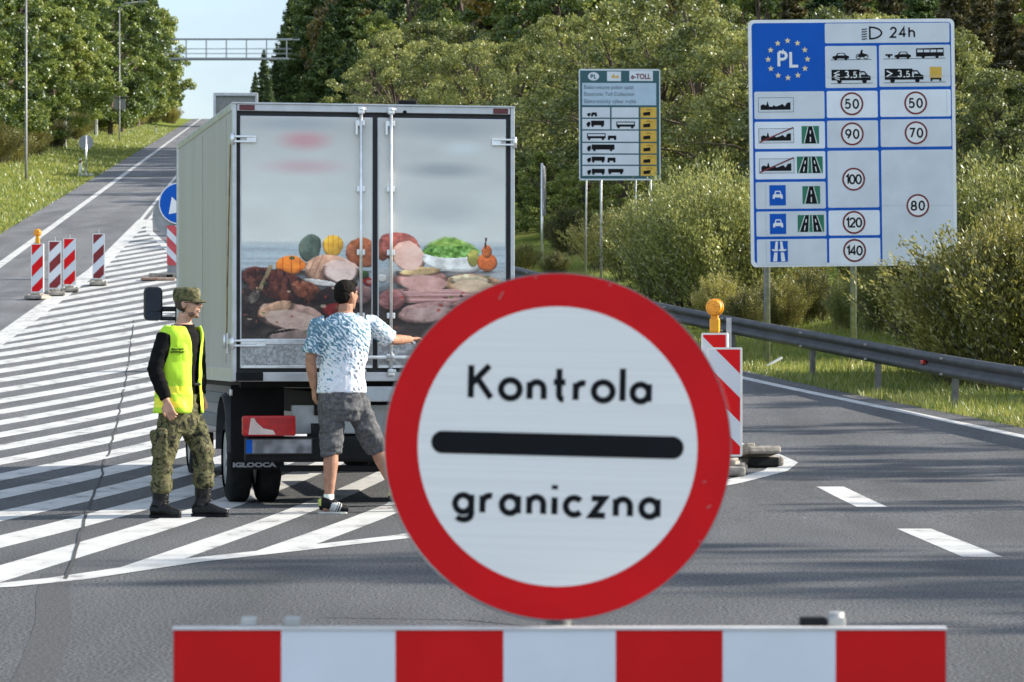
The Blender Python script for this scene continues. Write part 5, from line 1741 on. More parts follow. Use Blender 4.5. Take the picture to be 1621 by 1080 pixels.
M_DENIM = pm('washed_grey_denim', (0.075, 0.078, 0.088), 0.85, var=.2, scale=38, detail=6, col2=(.12, .12, .125), spec=.2)

def shirt_mat():
    m = D.materials.new('white_shirt_with_blue_leaf_print')
    m.use_nodes = True
    t = m.node_tree
    b = t.nodes['Principled BSDF']
    c = t.nodes.new('ShaderNodeTexCoord')
    s = t.nodes.new('ShaderNodeSeparateXYZ'); t.links.new(c.outputs['Object'], s.inputs[0])
    def math_(op, a, bv=None, v=None):
        k = t.nodes.new('ShaderNodeMath'); k.operation = op
        t.links.new(a, k.inputs[0])
        if bv is not None: t.links.new(bv, k.inputs[1])
        elif v is not None: k.inputs[1].default_value = v
        return k.outputs[0]
    # two fans of leaf strokes plus blotches
    n = t.nodes.new('ShaderNodeTexNoise'); n.inputs['Scale'].default_value = 13; n.inputs['Detail'].default_value = 2; n.inputs['Distortion'].default_value = 2.2
    t.links.new(c.outputs['Object'], n.inputs['Vector'])
    wv = t.nodes.new('ShaderNodeTexWave'); wv.inputs['Scale'].default_value = 11; wv.inputs['Distortion'].default_value = 9; wv.inputs['Detail'].default_value = 2; wv.inputs['Detail Scale'].default_value = 1.6
    mp = t.nodes.new('ShaderNodeMapping'); mp.inputs['Rotation'].default_value = (0, .8, 0)
    t.links.new(c.outputs['Object'], mp.inputs[0]); t.links.new(mp.outputs[0], wv.inputs['Vector'])
    a = math_('ADD', n.outputs['Fac'], math_('MULTIPLY', wv.outputs['Fac'], v=.30))
    # denser over the upper back and left shoulder, fading to plain white at the hem
    zr = t.nodes.new('ShaderNodeMapRange'); zr.inputs['From Min'].default_value = 1.08; zr.inputs['From Max'].default_value = 1.36; zr.inputs['To Min'].default_value = -.24; zr.inputs['To Max'].default_value = .06
    t.links.new(s.outputs['Z'], zr.inputs[0])
    xr = t.nodes.new('ShaderNodeMapRange'); xr.inputs['From Min'].default_value = -.28; xr.inputs['From Max'].default_value = .26; xr.inputs['To Min'].default_value = .10; xr.inputs['To Max'].default_value = -.12
    t.links.new(s.outputs['X'], xr.inputs[0])
    a = math_('ADD', a, zr.outputs[0]); a = math_('ADD', a, xr.outputs[0])
    r = t.nodes.new('ShaderNodeValToRGB')
    e = r.color_ramp.elements
    e[0].position = .56; e[0].color = (.66, .68, .74, 1)
    e[1].position = .80; e[1].color = (.10, .19, .25, 1)
    k = e.new(.62); k.color = (.44, .56, .66, 1)
    k = e.new(.70); k.color = (.24, .36, .44, 1)
    t.links.new(a, r.inputs[0]); t.links.new(r.outputs[0], b.inputs['Base Color'])
    b.inputs['Roughness'].default_value = .85; b.inputs['Specular IOR Level'].default_value = .2
    return m
M_SHIRT = shirt_mat()

def hand(mb, wrist, dirv, back, size=.19, curl=35, thumb_side=1, spread=1.0):
    """Palm, four bent fingers of unequal length and a thumb leaving the side of the palm."""
    d = Vector(dirv).normalized()
    bk = Vector(back); bk = (bk - d * bk.dot(d)).normalized()      # back of the hand
    sd = d.cross(bk) * thumb_side                                  # towards the thumb
    w_ = Vector(wrist)
    pl = size * .52
    mb.tube([w_ - d * .01, w_ + d * pl * .35, w_ + d * pl * .8, w_ + d * pl], [(.026, .020), (.036, .017), (.042, .016), (.040, .013)], 12, ref=sd)
    for i, (o, ln_) in enumerate(((.030, .92), (.010, 1.0), (-.011, .94), (-.030, .74))):
        p = w_ + d * (pl * .96) + sd * o
        L = size * .46 * ln_
        pts = [p]
        a = R(8 + 3 * i)
        for seg in (.45, .32, .23):
            a += R(curl * (.8 + .08 * i))
            v = d * math.cos(a) - bk * math.sin(a) + sd * (o * 1.2 * spread)
            pts.append(pts[-1] + v * (L * seg))
        mb.tube(pts, [.0100, .0094, .0086, .0066], 8)
    p = w_ + d * (pl * .30) + sd * .028
    pts = [p, p + (sd * .75 + d * .6 - bk * .2) * .030, p + (sd * .75 + d * .8 - bk * .3) * .030 + (d * .9 + sd * .2 - bk * .3) * .034, p + (sd * .75 + d * .8 - bk * .3) * .030 + (d * .9 + sd * .15 - bk * .45) * .060]
    mb.tube(pts, [.0135, .012, .0105, .0075], 8)

def head(mb, c, fdir, scale=1.0, beard=False):
    """Skull, jaw, brow, nose, lips, ears around centre c, facing fdir (horizontal)."""
    f = Vector(fdir).normalized(); u = Vector((0, 0, 1)); s = f.cross(u)
    M = Matrix((s, f, u)).transposed()               # local x = right side, y = forward, z = up
    P = lambda x, y, z: Vector(c) + M @ Vector((x, y, z)) * scale
    E = lambda p, r: mb.ell(P(*p), tuple(k * scale for k in r), rot=M)
    E((0, -.012, .030), (.075, .094, .088))          # cranium
    E((0, .030, -.010), (.062, .064, .082))          # face
    E((0, .040, -.068), (.045, .044, .040))          # jaw
    E((0, .070, -.092), (.022, .018, .016))          # chin
    E((0, .082, .032), (.046, .016, .012))           # brow
    mb.tube([P(0, .088, .024), P(0, .108, -.012), P(0, .100, -.024)], [.009 * scale, .014 * scale, .008 * scale], 8)
    for x in (-.012, .012): E((x, .096, -.020), (.009, .010, .008))
    E((0, .088, -.047), (.022, .012, .0055)); E((0, .086, -.058), (.019, .012, .006))
    for x in (-1, 1):
        E((x * .034, .070, -.010), (.020, .020, .020))      # cheek
        E((x * .076, -.008, -.004), (.008, .020, .031))     # ear
        E((x * .080, -.016, .006), (.007, .014, .018))
    return P, M

def soldier():
    d, s = 24.3, 24.3 / F
    gz = H(d)
    t = thing('person', 'person in camouflage cap and trousers with a bright yellow-green safety vest and black boots', 'person', ((290 - CX) * s, d, gz))
    P = lambda u, v, y=0.0: Vector(((u - 290) * s, y, (822 - v) * s))
    phi = R(62)
    ax = Vector((math.cos(phi), math.sin(phi), 0))
    fw = Vector((math.sin(phi), -math.cos(phi), 0))
    cz = [(P(284, 655), .165, .118), (P(283, 625), .160, .112), (P(282, 600), .162, .115), (P(283, 570), .178, .125), (P(285, 545), .190, .122), (P(287, 530), .180, .105), (P(288, 525), .13, .09), (P(291, 514), .062, .062)]
    b = MB()
    b.rings([(p.x, p.y, p.z, a, q, phi) for p, a, q in cz], n=24)
    hc = P(298, 486, -.01)
    hd = Vector((math.cos(R(-14)), math.sin(R(-14)), 0))
    b.tube([P(289, 526), P(291, 512), P(294, 500)], [(.062, .064), (.056, .058), (.055, .056)], 14)
    HP, HM = head(b, hc, hd, 0.98)
    shR, elR, wrR = P(266, 535, -.145), P(250, 588, -.215), P(269, 638, -.255)
    shL, elL, wrL = P(306, 530, .15), P(309, 588, .235), P(314, 630, .17)
    for a, e, w_ in ((shR, elR, wrR), (shL, elL, wrL)):
        b.tube([a, a.lerp(e, .5), e, e.lerp(w_, .35), w_], [.050, .047, .040, .040, .029], 12)
    hand(b, wrR, Vector((.35, -.10, -1)), Vector((-.25, -.95, .0)), .185, 26, 1)
    hand(b, wrL, Vector((.25, -.2, -1)), Vector((.1, .9, 0)), .185, 26, -1)
    hpR, knR, anR = P(276, 660, -.085), P(259, 735, -.12), P(257, 795, -.10)
    hpL, knL, anL = P(296, 660, .075), P(322, 722, .03), P(321, 792, .04)
    b.rings([(P(284, 690).x, 0, P(284, 690).z, .12, .10, phi), (P(284, 668).x, 0, P(284, 668).z, .158, .118, phi), (P(284, 650).x, 0, P(284, 650).z, .160, .115, phi)], n=20)
    for a, k, n_ in ((hpR, knR, anR), (hpL, knL, anL)):
        b.tube([a, a.lerp(k, .5), k, k.lerp(n_, .35), n_], [.082, .074, .055, .056, .036], 14)
    ft = {}
    for nm, (hu, tu, y, an) in {'R': (246, 285, -.12, anR), 'L': (309, 357, .02, anL)}.items():
        h_, t_ = P(hu, 816, y + .0), P(tu, 816, y - .05)
        ft[nm] = (h_, t_)
        b.tube([h_, h_.lerp(t_, .4) + Vector((0, 0, .02)), t_ - Vector((0, 0, .005))], [(.03, .03), (.036, .035), (.03, .018)], 12, ref=(0, 1, 0))
    body = voxel(b, 'body', [M_SKIN], t, .0055, 3)
    # eyes are behind sunglasses
    g = MB()
    for x in (-.032, .032):
        g.ell(HP(x, .084, .014), (.026, .012, .019), rot=HM)
    g.tube([HP(-.03, .094, .020), HP(.03, .094, .020)], .004, 6)
    for x in (-1, 1): g.tube([HP(x * .056, .078, .018), HP(x * .077, .03, .018), HP(x * .080, -.015, .014)], .0035, 6)
    g.build('sunglasses', pm('dark_lens', (.008, .008, .008), .12), t)
    g = MB()
    g.ell(HP(0, .036, -.066), (.0475, .048, .040), rot=HM); g.ell(HP(0, .073, -.092), (.022, .0165, .0155), rot=HM)
    g.ell(HP(0, .0885, -.0445), (.024, .0105, .004), rot=HM)
    g.build('stubble', pm('dark_stubble', (.17, .095, .065), .7, var=.35, scale=70), t)
    g = MB()
    g.ell(HP(0, -.026, .018), (.0765, .082, .075), rot=HM)
    g.build('hair', pm('cropped_brown_hair', (.055, .038, .028), .75, var=.3, scale=60), t)
    # field cap with peak and side flaps
    g = MB()
    up = Vector((0, 0, 1))
    for i in range(1):
        rs = []
        for h_, k in ((.028, 1.0), (.05, 1.03), (.085, 1.05), (.112, 1.02), (.128, .88), (.134, .5)):
            c = HP(0, -.012, h_)
            rs.append((c.x, c.y, c.z, .084 * k, .103 * k, math.atan2(HM.col[0].y, HM.col[0].x)))
        g.rings(rs, n=24)
    cap = voxel(g, 'cap', [M_CAMO], t, .005, 2, [(.003, 22, 22)])
    g = MB()
    n = 10
    vs = []
    for lay in (0, 1):
        for i in range(n + 1):
            a = R(-62 + 124 * i / n)
            for r0 in (0, 1):
                rr = .100 + .066 * r0 * math.cos(a) ** .5
                vs.append(HP(.078 * math.sin(a) * (1 + .02 * r0), -.012 + rr * math.cos(a), .036 - .018 * r0 + .007 * lay - .010 * math.sin(a) ** 2))
    fs = []
    for i in range(n):
        a = 2 * i
        fs.append((a, a + 1, a + 3, a + 2)); c = 2 * (n + 1) + a
        fs.append((c, c + 2, c + 3, c + 1)); fs.append((a + 1, c + 1, c + 3, a + 3))
    g.add(vs, fs, 0, True); g.build('cap_peak', M_CAMO, cap)
    # trousers
    b = MB()
    b.rings([(P(284, 690).x, 0, P(284, 690).z, .13, .115, phi), (P(284, 668).x, 0, P(284, 668).z, .176, .135, phi), (P(284, 640).x, 0, P(284, 640).z, .172, .128, phi), (P(284, 628).x, 0, P(284, 628).z, .166, .122, phi)], n=24)
    for a, k, n_ in ((hpR, knR, anR), (hpL, knL, anL)):
        e = k.lerp(n_, .62)
        b.tube([a, a.lerp(k, .45), k, k.lerp(n_, .32), e, e - Vector((0, 0, .030)), k.lerp(n_, .76)], [.098, .092, .074, .075, .073, .071, .052], 16)
    b.box(P(257, 706, -.205), (.105, .045, .20), bev=.02, rot=Matrix.Rotation(R(-3), 3, 'Y'))
    b.box(P(256, 688, -.222), (.115, .03, .06), bev=.012)
    voxel(b, 'trousers', [M_CAMO], t, .007, 3, [(.012, 8, 12), (.005, 20, 26)])
    # boots
    for nm, an in (('R', anR), ('L', anL)):
        h_, t_ = ft[nm]
        b = MB()
        b.tube([an + Vector((0, 0, .14)), an + Vector((.0, 0, .08)), an + Vector((-.004, 0, -.01)), h_ + Vector((.03, 0, .04))], [.066, .066, .062, .058], 14)
        mid = h_.lerp(t_, .45)
        b.tube([h_ + Vector((-.025, 0, .018)), h_ + Vector((.015, 0, .022)), mid + Vector((0, 0, .030)), h_.lerp(t_, .78) + Vector((0, 0, .012)), t_ + Vector((.022, 0, .0))], [(.032, .038), (.041, .046), (.045, .052), (.048, .036), (.034, .026)], 14, ref=(0, 1, 0))
        bo = voxel(b, 'boot', [M_BOOT], t, .006, 3, [(.002, 30, 30)])
        b = MB()
        pts = rrect(h_.x - .034, -.040, t_.x + .030, .040, .036)
        b.prism([(x, y + h_.y + (x - h_.x) / max(.1, t_.x - h_.x) * (t_.y - h_.y)) for x, y in pts], -.0 + .001, .024, plane='xy'); b.build('sole', M_RUBBER, bo)
        b = MB()
        for k in range(5):
            z = .08 + .045 * k
            c = an + Vector((.045 + .016 * max(0, 2 - k), -.02, z - an.z))
            b.tube([c + Vector((0, -.03, .006)), c + Vector((.012, 0, 0)), c + Vector((0, .03, -.006))], .0035, 6)
        b.build('laces', pm('grey_laces', (.10, .10, .10), .6), bo)
    # black jacket
    b = MB()
    b.rings([(p.x, p.y, p.z, a + .014, q + .014, phi) for p, a, q in cz[:-1]], n=24)
    for a, e, w_ in ((shR, elR, wrR), (shL, elL, wrL)):
        b.tube([a, a.lerp(e, .5), e, e.lerp(w_, .4), e.lerp(w_, .93)], [.068, .064, .058, .056, .043], 14)
    voxel(b, 'jacket', [M_JACKET], t, .007, 3, [(.006, 10, 16)])
    b = MB()
    n = 18
    vs = []
    for lay in (0, 1):
        for i in range(n + 1):
            a = R(-150 + 300 * i / n) + math.pi / 2
            for zz, rr in ((0, .086), (1, .086)):
                o = P(289.5, 525) + fw * (.086 * math.sin(a)) + ax * (.084 * math.cos(a))
                q = Vector((0, 0, .036 * zz)) + (fw * math.sin(a) + ax * math.cos(a)) * (.004 * lay + .006 * (1 - zz)) - fw * .0 
                vs.append(o + q)
    fs = []
    for i in range(n):
        a = 2 * i; c = 2 * (n + 1) + a
        fs += [(a, a + 2, a + 3, a + 1), (c, c + 1, c + 3, c + 2), (a + 1, a + 3, c + 3, c + 1)]
    # opening of the collar faces forward
    b.add(vs, fs, 0, True); b.build('collar', M_JACKET, t)
    # vest: open down the front, V towards the neck
    b = MB()
    rows = [(P(283, 657), .216, .168), (P(283, 640), .212, .164), (P(282, 615), .205, .158), (P(282, 590), .203, .156), (P(283, 565), .206, .158), (P(285, 546), .205, .150), (P(287, 532), .212, .140), (P(289, 521), .155, .116)]
    rs = [(p.x, p.y, p.z, a, q, phi) for p, a, q in rows]
    f0 = -math.pi / 2
    gap = [R(g_) for g_ in (17, 16, 14, 13, 14, 19, 27, 38)]
    b.rings(rs, n=44, closed=False, a0=[f0 + g_ for g_ in gap], a1=[f0 + 2 * math.pi - g_ for g_ in gap], caps=False)
    me = b.mesh('vest', [M_VEST, M_VBAND])
    v = mobj('vest', me, t)
    sb = v.modifiers.new('sub', 'SUBSURF'); sb.levels = sb.render_levels = 2
    so = v.modifiers.new('sol', 'SOLIDIFY'); so.thickness = .008; so.offset = 1
    dg = bpy.context.evaluated_depsgraph_get()
    me2 = D.meshes.new_from_object(v.evaluated_get(dg)); v.modifiers.clear(); v.data = me2; me2.name = 'vest'
    for vt in me2.vertices:
        vt.co += vt.normal * (.013 * mnoise.noise(Vector((vt.co.x * 11 + vt.co.z * 4, vt.co.y * 11, vt.co.z * 6))) + .004 * mnoise.noise(vt.co * 26))
    for pg in me2.polygons:
        z = pg.center.z
        pg.material_index = 1 if (.845 < z < .905 or .955 < z < 1.015) else 0
    # dark print on the chest, two lines, and the buckle strap
    b = MB()
    for row, (v0, us) in enumerate(((556.5, (277, 281, 285, 290, 293)), (561, (276, 280, 284, 288, 292, 295)))):
        for k, u in enumerate(us):
            o = P(u, v0)
            a = math.atan2(-1, 0)
            y = -math.sqrt(max(0, .03)) - .03
            # ride on the vest surface: solve the ellipse along the view direction
            best = None
            for q in range(0, 360, 2):
                cx, cy, A_, B_ = P(283, 562).x, 0, .219, .171
                x, yy = A_ * math.cos(R(q)), B_ * math.sin(R(q))
                wx, wy = cx + x * math.cos(phi) - yy * math.sin(phi), cy + x * math.sin(phi) + yy * math.cos(phi)
                if best is None or abs(wx - o.x) + (5 if wy > 0 else 0) < best[0]: best = (abs(wx - o.x) + (5 if wy > 0 else 0), wx, wy)
            b.box((best[1], best[2] - .004, o.z), (.017, .012, .0085))
    b.build('chest_print', M_BLACK, v)
    b = MB(); c = P(283, 612) + fw * .166; b.box(c, (.09, .02, .02), rot=Matrix.Rotation(phi, 3, 'Z'), bev=.005); b.build('buckle_strap', M_BLACK, v)
soldier()

def driver():
    d, s = 24.75, 24.75 / F
    t = thing('person', 'person seen from behind in a blue-white T-shirt and grey shorts, reaching for the truck', 'person', ((545 - CX) * s, d, H(d)))
    P = lambda u, v, y=0.0: Vector(((u - 545) * s, y, (821 - v) * s))
    phi = R(14)
    cz = [(P(541, 640), .158, .115), (P(541, 615), .150, .108), (P(543, 590), .152, .110), (P(545, 560), .172, .120), (P(546, 535), .192, .118), (P(546, 520), .186, .100), (P(546, 511), .13, .080), (P(546, 502), .062, .062)]
    b = MB()
    b.rings([(p.x, p.y, p.z, a, q, phi) for p, a, q in cz], n=24)
    hd = Vector((math.sin(R(42)), math.cos(R(42)), 0))
    hc = P(548, 476, .03)
    b.tube([P(546, 514), P(546.5, 502, .01), P(547.5, 490, .02)], [.064, .057, .057], 14)
    HP, HM = head(b, hc, hd, 1.0)
    shL, elL, wrL = P(505, 522, -.035), P(492, 578, -.05), P(497, 622, .01)
    shR, elR, wrR = P(587, 520, .075), P(617, 546, .28), P(646, 545, .53)
    for a, e, w_ in ((shL, elL, wrL), (shR, elR, wrR)):
        b.tube([a, a.lerp(e, .5), e, e.lerp(w_, .35), w_], [.054, .051, .041, .043, .029], 12)
    hand(b, wrL, Vector((.05, .12, -1)), Vector((-.9, -.4, 0)), .19, 30, 1)
    hand(b, wrR, Vector((.55, .8, .05)), Vector((-.1, .1, 1)), .19, 38, -1)
    hpL, knL, anL = P(525, 650, -.01), P(525, 716, -.01), P(521, 797, -.03)
    hpR, knR, anR = P(561, 650, .04), P(592, 714, .20), P(622, 782, .22)
    b.rings([(P(543, 668).x, 0, P(543, 668).z, .12, .09, phi), (P(542, 648).x, 0, P(542, 648).z, .165, .12, phi), (P(541, 630).x, 0, P(541, 630).z, .16, .115, phi)], n=20)
    for a, k, n_ in ((hpL, knL, anL), (hpR, knR, anR)):
        b.tube([a, a.lerp(k, .5), k, k.lerp(n_, .3), k.lerp(n_, .65), n_], [.085, .075, .053, .060, .047, .034], 14)
    ft = {}
    for nm, (h_, t_) in {'L': (P(511, 813, -.04), P(546, 814, -.02)), 'R': (P(620, 800, .22), P(655, 802, .32))}.items():
        ft[nm] = (h_, t_)
        b.tube([h_, h_.lerp(t_, .4) + Vector((0, 0, .02)), t_], [(.03, .03), (.034, .034), (.028, .018)], 12, ref=(-.1, 1, 0))
    voxel(b, 'body', [M_SKIN2], t, .0055, 3)
    # eyes
    e = MB()
    for x in (-.031, .031): e.ell(HP(x, .082, .012), (.013, .010, .009), rot=HM)
    e.build('eyes', pm('eye_dark', (.05, .035, .03), .2), t)
    # short dark hair, tapered at the nape
    g = MB()
    g.ell(HP(0, -.015, .042), (.0775, .0965, .084), rot=HM)
    g.ell(HP(0, -.046, .004), (.069, .062, .072), rot=HM)
    g.ell(HP(0, .050, .092), (.060, .045, .030), rot=HM)
    h_ = voxel(g, 'hair', [M_HAIR], t, .005, 2, [(.003, 40, 40)])
    # T-shirt: torso, sleeves
    b = MB()
    rr = [(P(541, 629), .190, .148), (P(541, 610), .181, .140), (P(543, 588), .178, .136), (P(545, 560), .190, .138), (P(546, 536), .206, .134), (P(546, 520), .200, .116), (P(546, 511), .140, .094), (P(546, 504), .078, .076)]
    b.rings([(p.x, p.y, p.z, a, q, phi) for p, a, q in rr], n=28)
    b.tube([shL + Vector((.04, 0, .0)), shL, shL.lerp(elL, .45), shL.lerp(elL, .80)], [.070, .074, .072, .074], 16)
    b.tube([shR + Vector((-.04, 0, 0)), shR, shR.lerp(elR, .45), shR.lerp(elR, .85)], [.070, .074, .072, .074], 16)
    sh = voxel(b, 't_shirt', [M_SHIRT], t, .007, 3)
    # stretch folds running from the reaching shoulder to the hem, plus small creases
    for vt in sh.data.vertices:
        c = vt.co
        k = min(1, max(0, (1.50 - c.z) / .25))
        q = (c.x * .75 - c.z * .62)
        a = .013 * (1 - 2 * abs(mnoise.noise(Vector((q * 20, c.y * 3, (c.x * .62 + c.z * .75) * 2.6)))))
        vt.co = c + vt.normal * (a * (.35 + .65 * k) + .003 * mnoise.noise(c * 24))
    # denim shorts
    b = MB()
    b.rings([(P(543, 672).x, 0, P(543, 672).z, .13, .105, phi), (P(542, 655).x, 0, P(542, 655).z, .178, .138, phi), (P(541, 636).x, 0, P(541, 636).z, .180, .134, phi), (P(541, 622).x, 0, P(541, 622).z, .172, .126, phi)], n=24)
    b.tube([hpL + Vector((0, 0, .03)), hpL.lerp(knL, .4), hpL.lerp(knL, 1.05), P(526, 727, -.01)], [.097, .090, .078, .077], 16)
    b.tube([hpR + Vector((0, 0, .03)), hpR.lerp(knR, .4), hpR.lerp(knR, .95), hpR.lerp(knR, 1.10)], [.099, .092, .081, .079], 16)
    so = voxel(b, 'shorts', [M_DENIM], t, .007, 3, [(.014, 8, 9), (.006, 18, 24)])
    # low canvas shoes with white soles and socks
    for nm, an in (('L', anL), ('R', anR)):
        h_, t_ = ft[nm]
        dv = (t_ - h_).normalized()
        b = MB()
        b.tube([h_ - dv * .03 + Vector((0, 0, .030)), h_ + dv * .02 + Vector((0, 0, .040)), h_.lerp(t_, .45) + Vector((0, 0, .032)), h_.lerp(t_, .8) + Vector((0, 0, .010)), t_ + dv * .03], [(.044, .030), (.056, .040), (.052, .044), (.036, .046), (.024, .032)], 14, ref=(0, 0, 1))
        b.tube([an + Vector((0, 0, -.005)), h_ + dv * .035 + Vector((0, 0, .045))], [.043, .044], 12)
        sh = voxel(b, 'shoe', [pm('black_canvas', (.010, .010, .011), .75, var=.3, spec=.2), pm('white_canvas_patch', (.55, .55, .54), .7), pm('yellow_heel_tab', (.42, .46, .10), .7)], t, .006, 3)
        for pg in sh.data.polygons:
            al = (pg.center - h_).dot(dv); hh_ = pg.center.z - h_.z
            if .055 < al - hh_ * .35 < .105 and hh_ < .05: pg.material_index = 1
            elif al < -.012 and .025 < hh_: pg.material_index = 2
            elif .112 < al - hh_ * .35 < .120 or .132 < al - hh_ * .35 < .139: pg.material_index = 1
        b = MB()
        n_ = Vector((-dv.y, dv.x, 0))
        out_ = [(h_ + dv * a + n_ * q) for a, q in ((-.036, -.018), (-.02, -.033), (.06, -.034), (.14, -.040), (.185, -.024), (.195, 0), (.185, .024), (.14, .040), (.06, .034), (-.02, .033), (-.036, .018))]
        hz = max(.001, h_.z - .037)
        b.prism([(p.x, p.y) for p in out_], hz, hz + .014, plane='xy'); b.build('sole', pm('white_sole', (.55, .55, .50), .6), sh)
        b = MB(); b.tube([an + Vector((0, 0, .035)), an - Vector((0, 0, .02)), an - Vector((0, 0, .055))], [.040, .040, .044], 14)
        b.build('sock', pm('white_sock', (.72, .74, .66), .8), sh)
    b = MB(); b.tube([wrL + Vector((-.002, -.003, .03)), wrL + Vector((0, 0, .012))], [.033, .032], 14); b.build('wrist_band', M_BLACK, t)
driver()

# ------------------------------------------------------------------ trees and shrubs
L_BROAD = leaf_mat('broadleaf_green', (.025, .048, .009), (.105, .152, .026), (.28, .31, .065), .35)
L_BRIGHT = leaf_mat('sunny_green', (.032, .060, .010), (.135, .190, .030), (.33, .36, .075), .36)
L_WILLOW = leaf_mat('grey_green_willow', (.038, .052, .013), (.185, .205, .048), (.45, .45, .14), .36)
L_AUTUMN = leaf_mat('turning_leaves', (.055, .050, .012), (.16, .13, .025), (.36, .24, .03), .34)
L_SPRUCE = leaf_mat('spruce_needles', (.012, .030, .009), (.045, .085, .022), (.13, .18, .045), .22)
L_BROWN = leaf_mat('brownish_conifer', (.034, .036, .014), (.085, .078, .028), (.16, .13, .045), .25)
L_SHRUB = leaf_mat('olive_shrub', (.032, .038, .008), (.168, .164, .032), (.48, .43, .12), .36)
L_GRASS = leaf_mat('grass_blades', (.060, .095, .015), (.16, .215, .035), (.34, .33, .085), .45)

def leaf_cards(P, Nrm, size, aspect, rng, droop=0.0):
    """Pointed two-triangle leaves at points P, facing Nrm with scatter."""
    n = len(P)
    nr = Nrm + rng.normal(0, .75, (n, 3))
    nr /= np.linalg.norm(nr, axis=1, keepdims=True) + 1e-9
    t = rng.normal(0, 1, (n, 3)); t[:, 2] -= droop
    t -= nr * (t * nr).sum(1, keepdims=True)
    t /= np.linalg.norm(t, axis=1, keepdims=True) + 1e-9
    b = np.cross(nr, t)
    sz = (size * rng.uniform(.6, 1.35, n))[:, None]
    l, w_ = t * sz, b * sz / aspect
    V = np.stack([P - l * .5, P - w_ * .5 - l * .06, P + l * .5, P + w_ * .5 - l * .06], 1).reshape(-1, 3)
    Q = np.arange(4 * n).reshape(-1, 4)
    return V, Q

def limb_mesh(name, paths, mat):
    m = MB()
    for pts, rad in paths: m.tube(pts, rad, 7, caps=False)
    return m.mesh(name, mat)

def broad_tree(seed, h=10.0, r=3.0, base=.16, nclump=95, leaves=230, leaf=.20, aspect=1.6, mat=None, bark=M_BARK, top_bias=1.0):
    rng = np.random.default_rng(seed)
    pyr = random.Random(seed)
    lean = rng.normal(0, .03, 2)
    trunk = [Vector((lean[0] * z, lean[1] * z, z)) for z in np.linspace(-.3, h * .86, 7)]
    paths = [(trunk, [h * .018 * (1 - .85 * i / 6) + .015 for i in range(7)])]
    C, Rr = [], []
    lob = rng.uniform(0, 2 * math.pi, 4)
    for k in range(nclump):
        f = base + (1 - base) * rng.random() ** (1 / (1 + .25 * top_bias))
        g = (f - base) / (1 - base)
        prof = math.sin(math.pi * min(1, max(0.04, g * .86 + .12))) ** .62
        a = rng.uniform(0, 2 * math.pi)
        lobes = 1 + .20 * math.sin(3 * a + lob[0]) + .16 * math.sin(5 * a + 6 * g + lob[1]) + .14 * math.sin(9 * g + lob[2])
        q = math.sqrt(rng.uniform(.12, 1)) * r * prof * lobes
        C.append((lean[0] * f * h + q * math.cos(a), lean[1] * f * h + q * math.sin(a), f * h * (1 - .04 * rng.random())))
        Rr.append(rng.uniform(.32, .62) * (h / 10) ** .6 * (1.15 - .35 * g))
    for k in range(0, nclump, 3):
        c = Vector(C[k]); z0 = max(h * base * .8, c.z * .62)
        s = Vector((lean[0] * z0, lean[1] * z0, z0))
        m = s.lerp(c, .5) + Vector((0, 0, .1 * (c - s).length))
        paths.append(([s, m, c], [h * .0075, h * .004, .012]))
    Pn, Nn = [], []
    for c, q in zip(C, Rr):
        n = int(leaves * (q / .5) ** 1.5)
        v = rng.normal(0, 1, (n, 3)); v /= np.linalg.norm(v, axis=1, keepdims=True)
        rad = q * rng.random(n) ** .42
        p = np.array(c) + v * rad[:, None] * np.array([1.15, 1.15, .8])
        Pn.append(p); Nn.append(v * .8 + np.array([0, 0, .45]))
    V, Q = leaf_cards(np.concatenate(Pn), np.concatenate(Nn), leaf, aspect, rng, .35)
    return limb_mesh('trunk', paths, bark), np_mesh('crown', V, Q, mat or L_BROAD), h

def spruce(seed, h=12.0, r=2.3, mat=None, dens=1.0, base=.06):
    rng = np.random.default_rng(seed)
    paths = [([Vector((0, 0, -.3)), Vector((0, 0, h * .5)), Vector((0, 0, h * .99))], [h * .016, h * .010, .012])]
    Pn, Nn = [], []
    z = h * base
    while z < h * .99:
        g = z / h
        L0 = r * (1 - g) ** .85 * (1 if g > .12 else .8) + .10
        nb = int(rng.integers(6, 10))
        for k in range(nb):
            a = rng.uniform(0, 2 * math.pi)
            L = L0 * rng.uniform(.65, 1.2)
            m = int(max(10, 95 * L * dens))
            t = rng.random(m) ** .75
            dz = -.30 * L * t + .22 * L * t * t * (1.2 if g > .5 else .7) + rng.normal(0, .06, m)
            side = rng.normal(0, 1, m) * (.10 + .26 * (1 - t) * t * 4 * .5) * min(1, L)
            p = np.stack([math.cos(a) * L * t - math.sin(a) * side, math.sin(a) * L * t + math.cos(a) * side, z + dz - np.abs(side) * .25 - rng.random(m) * .16], 1)
            Pn.append(p)
            Nn.append(np.tile(np.array([math.cos(a) * .3, math.sin(a) * .3, 1.0]), (m, 1)))
            if k % 2 == 0:
                paths.append(([Vector((0, 0, z)), Vector((math.cos(a) * L * .6, math.sin(a) * L * .6, z - .13 * L)), Vector((math.cos(a) * L * .92, math.sin(a) * L * .92, z - .10 * L))], [.03 * (1.1 - g), .018, .006]))
        z += h * .022 + .10 * (1 - g)
    V, Q = leaf_cards(np.concatenate(Pn), np.concatenate(Nn), .24, 2.6, rng, .6)
    return limb_mesh('trunk', paths, M_BARK), np_mesh('crown', V, Q, mat or L_SPRUCE), h

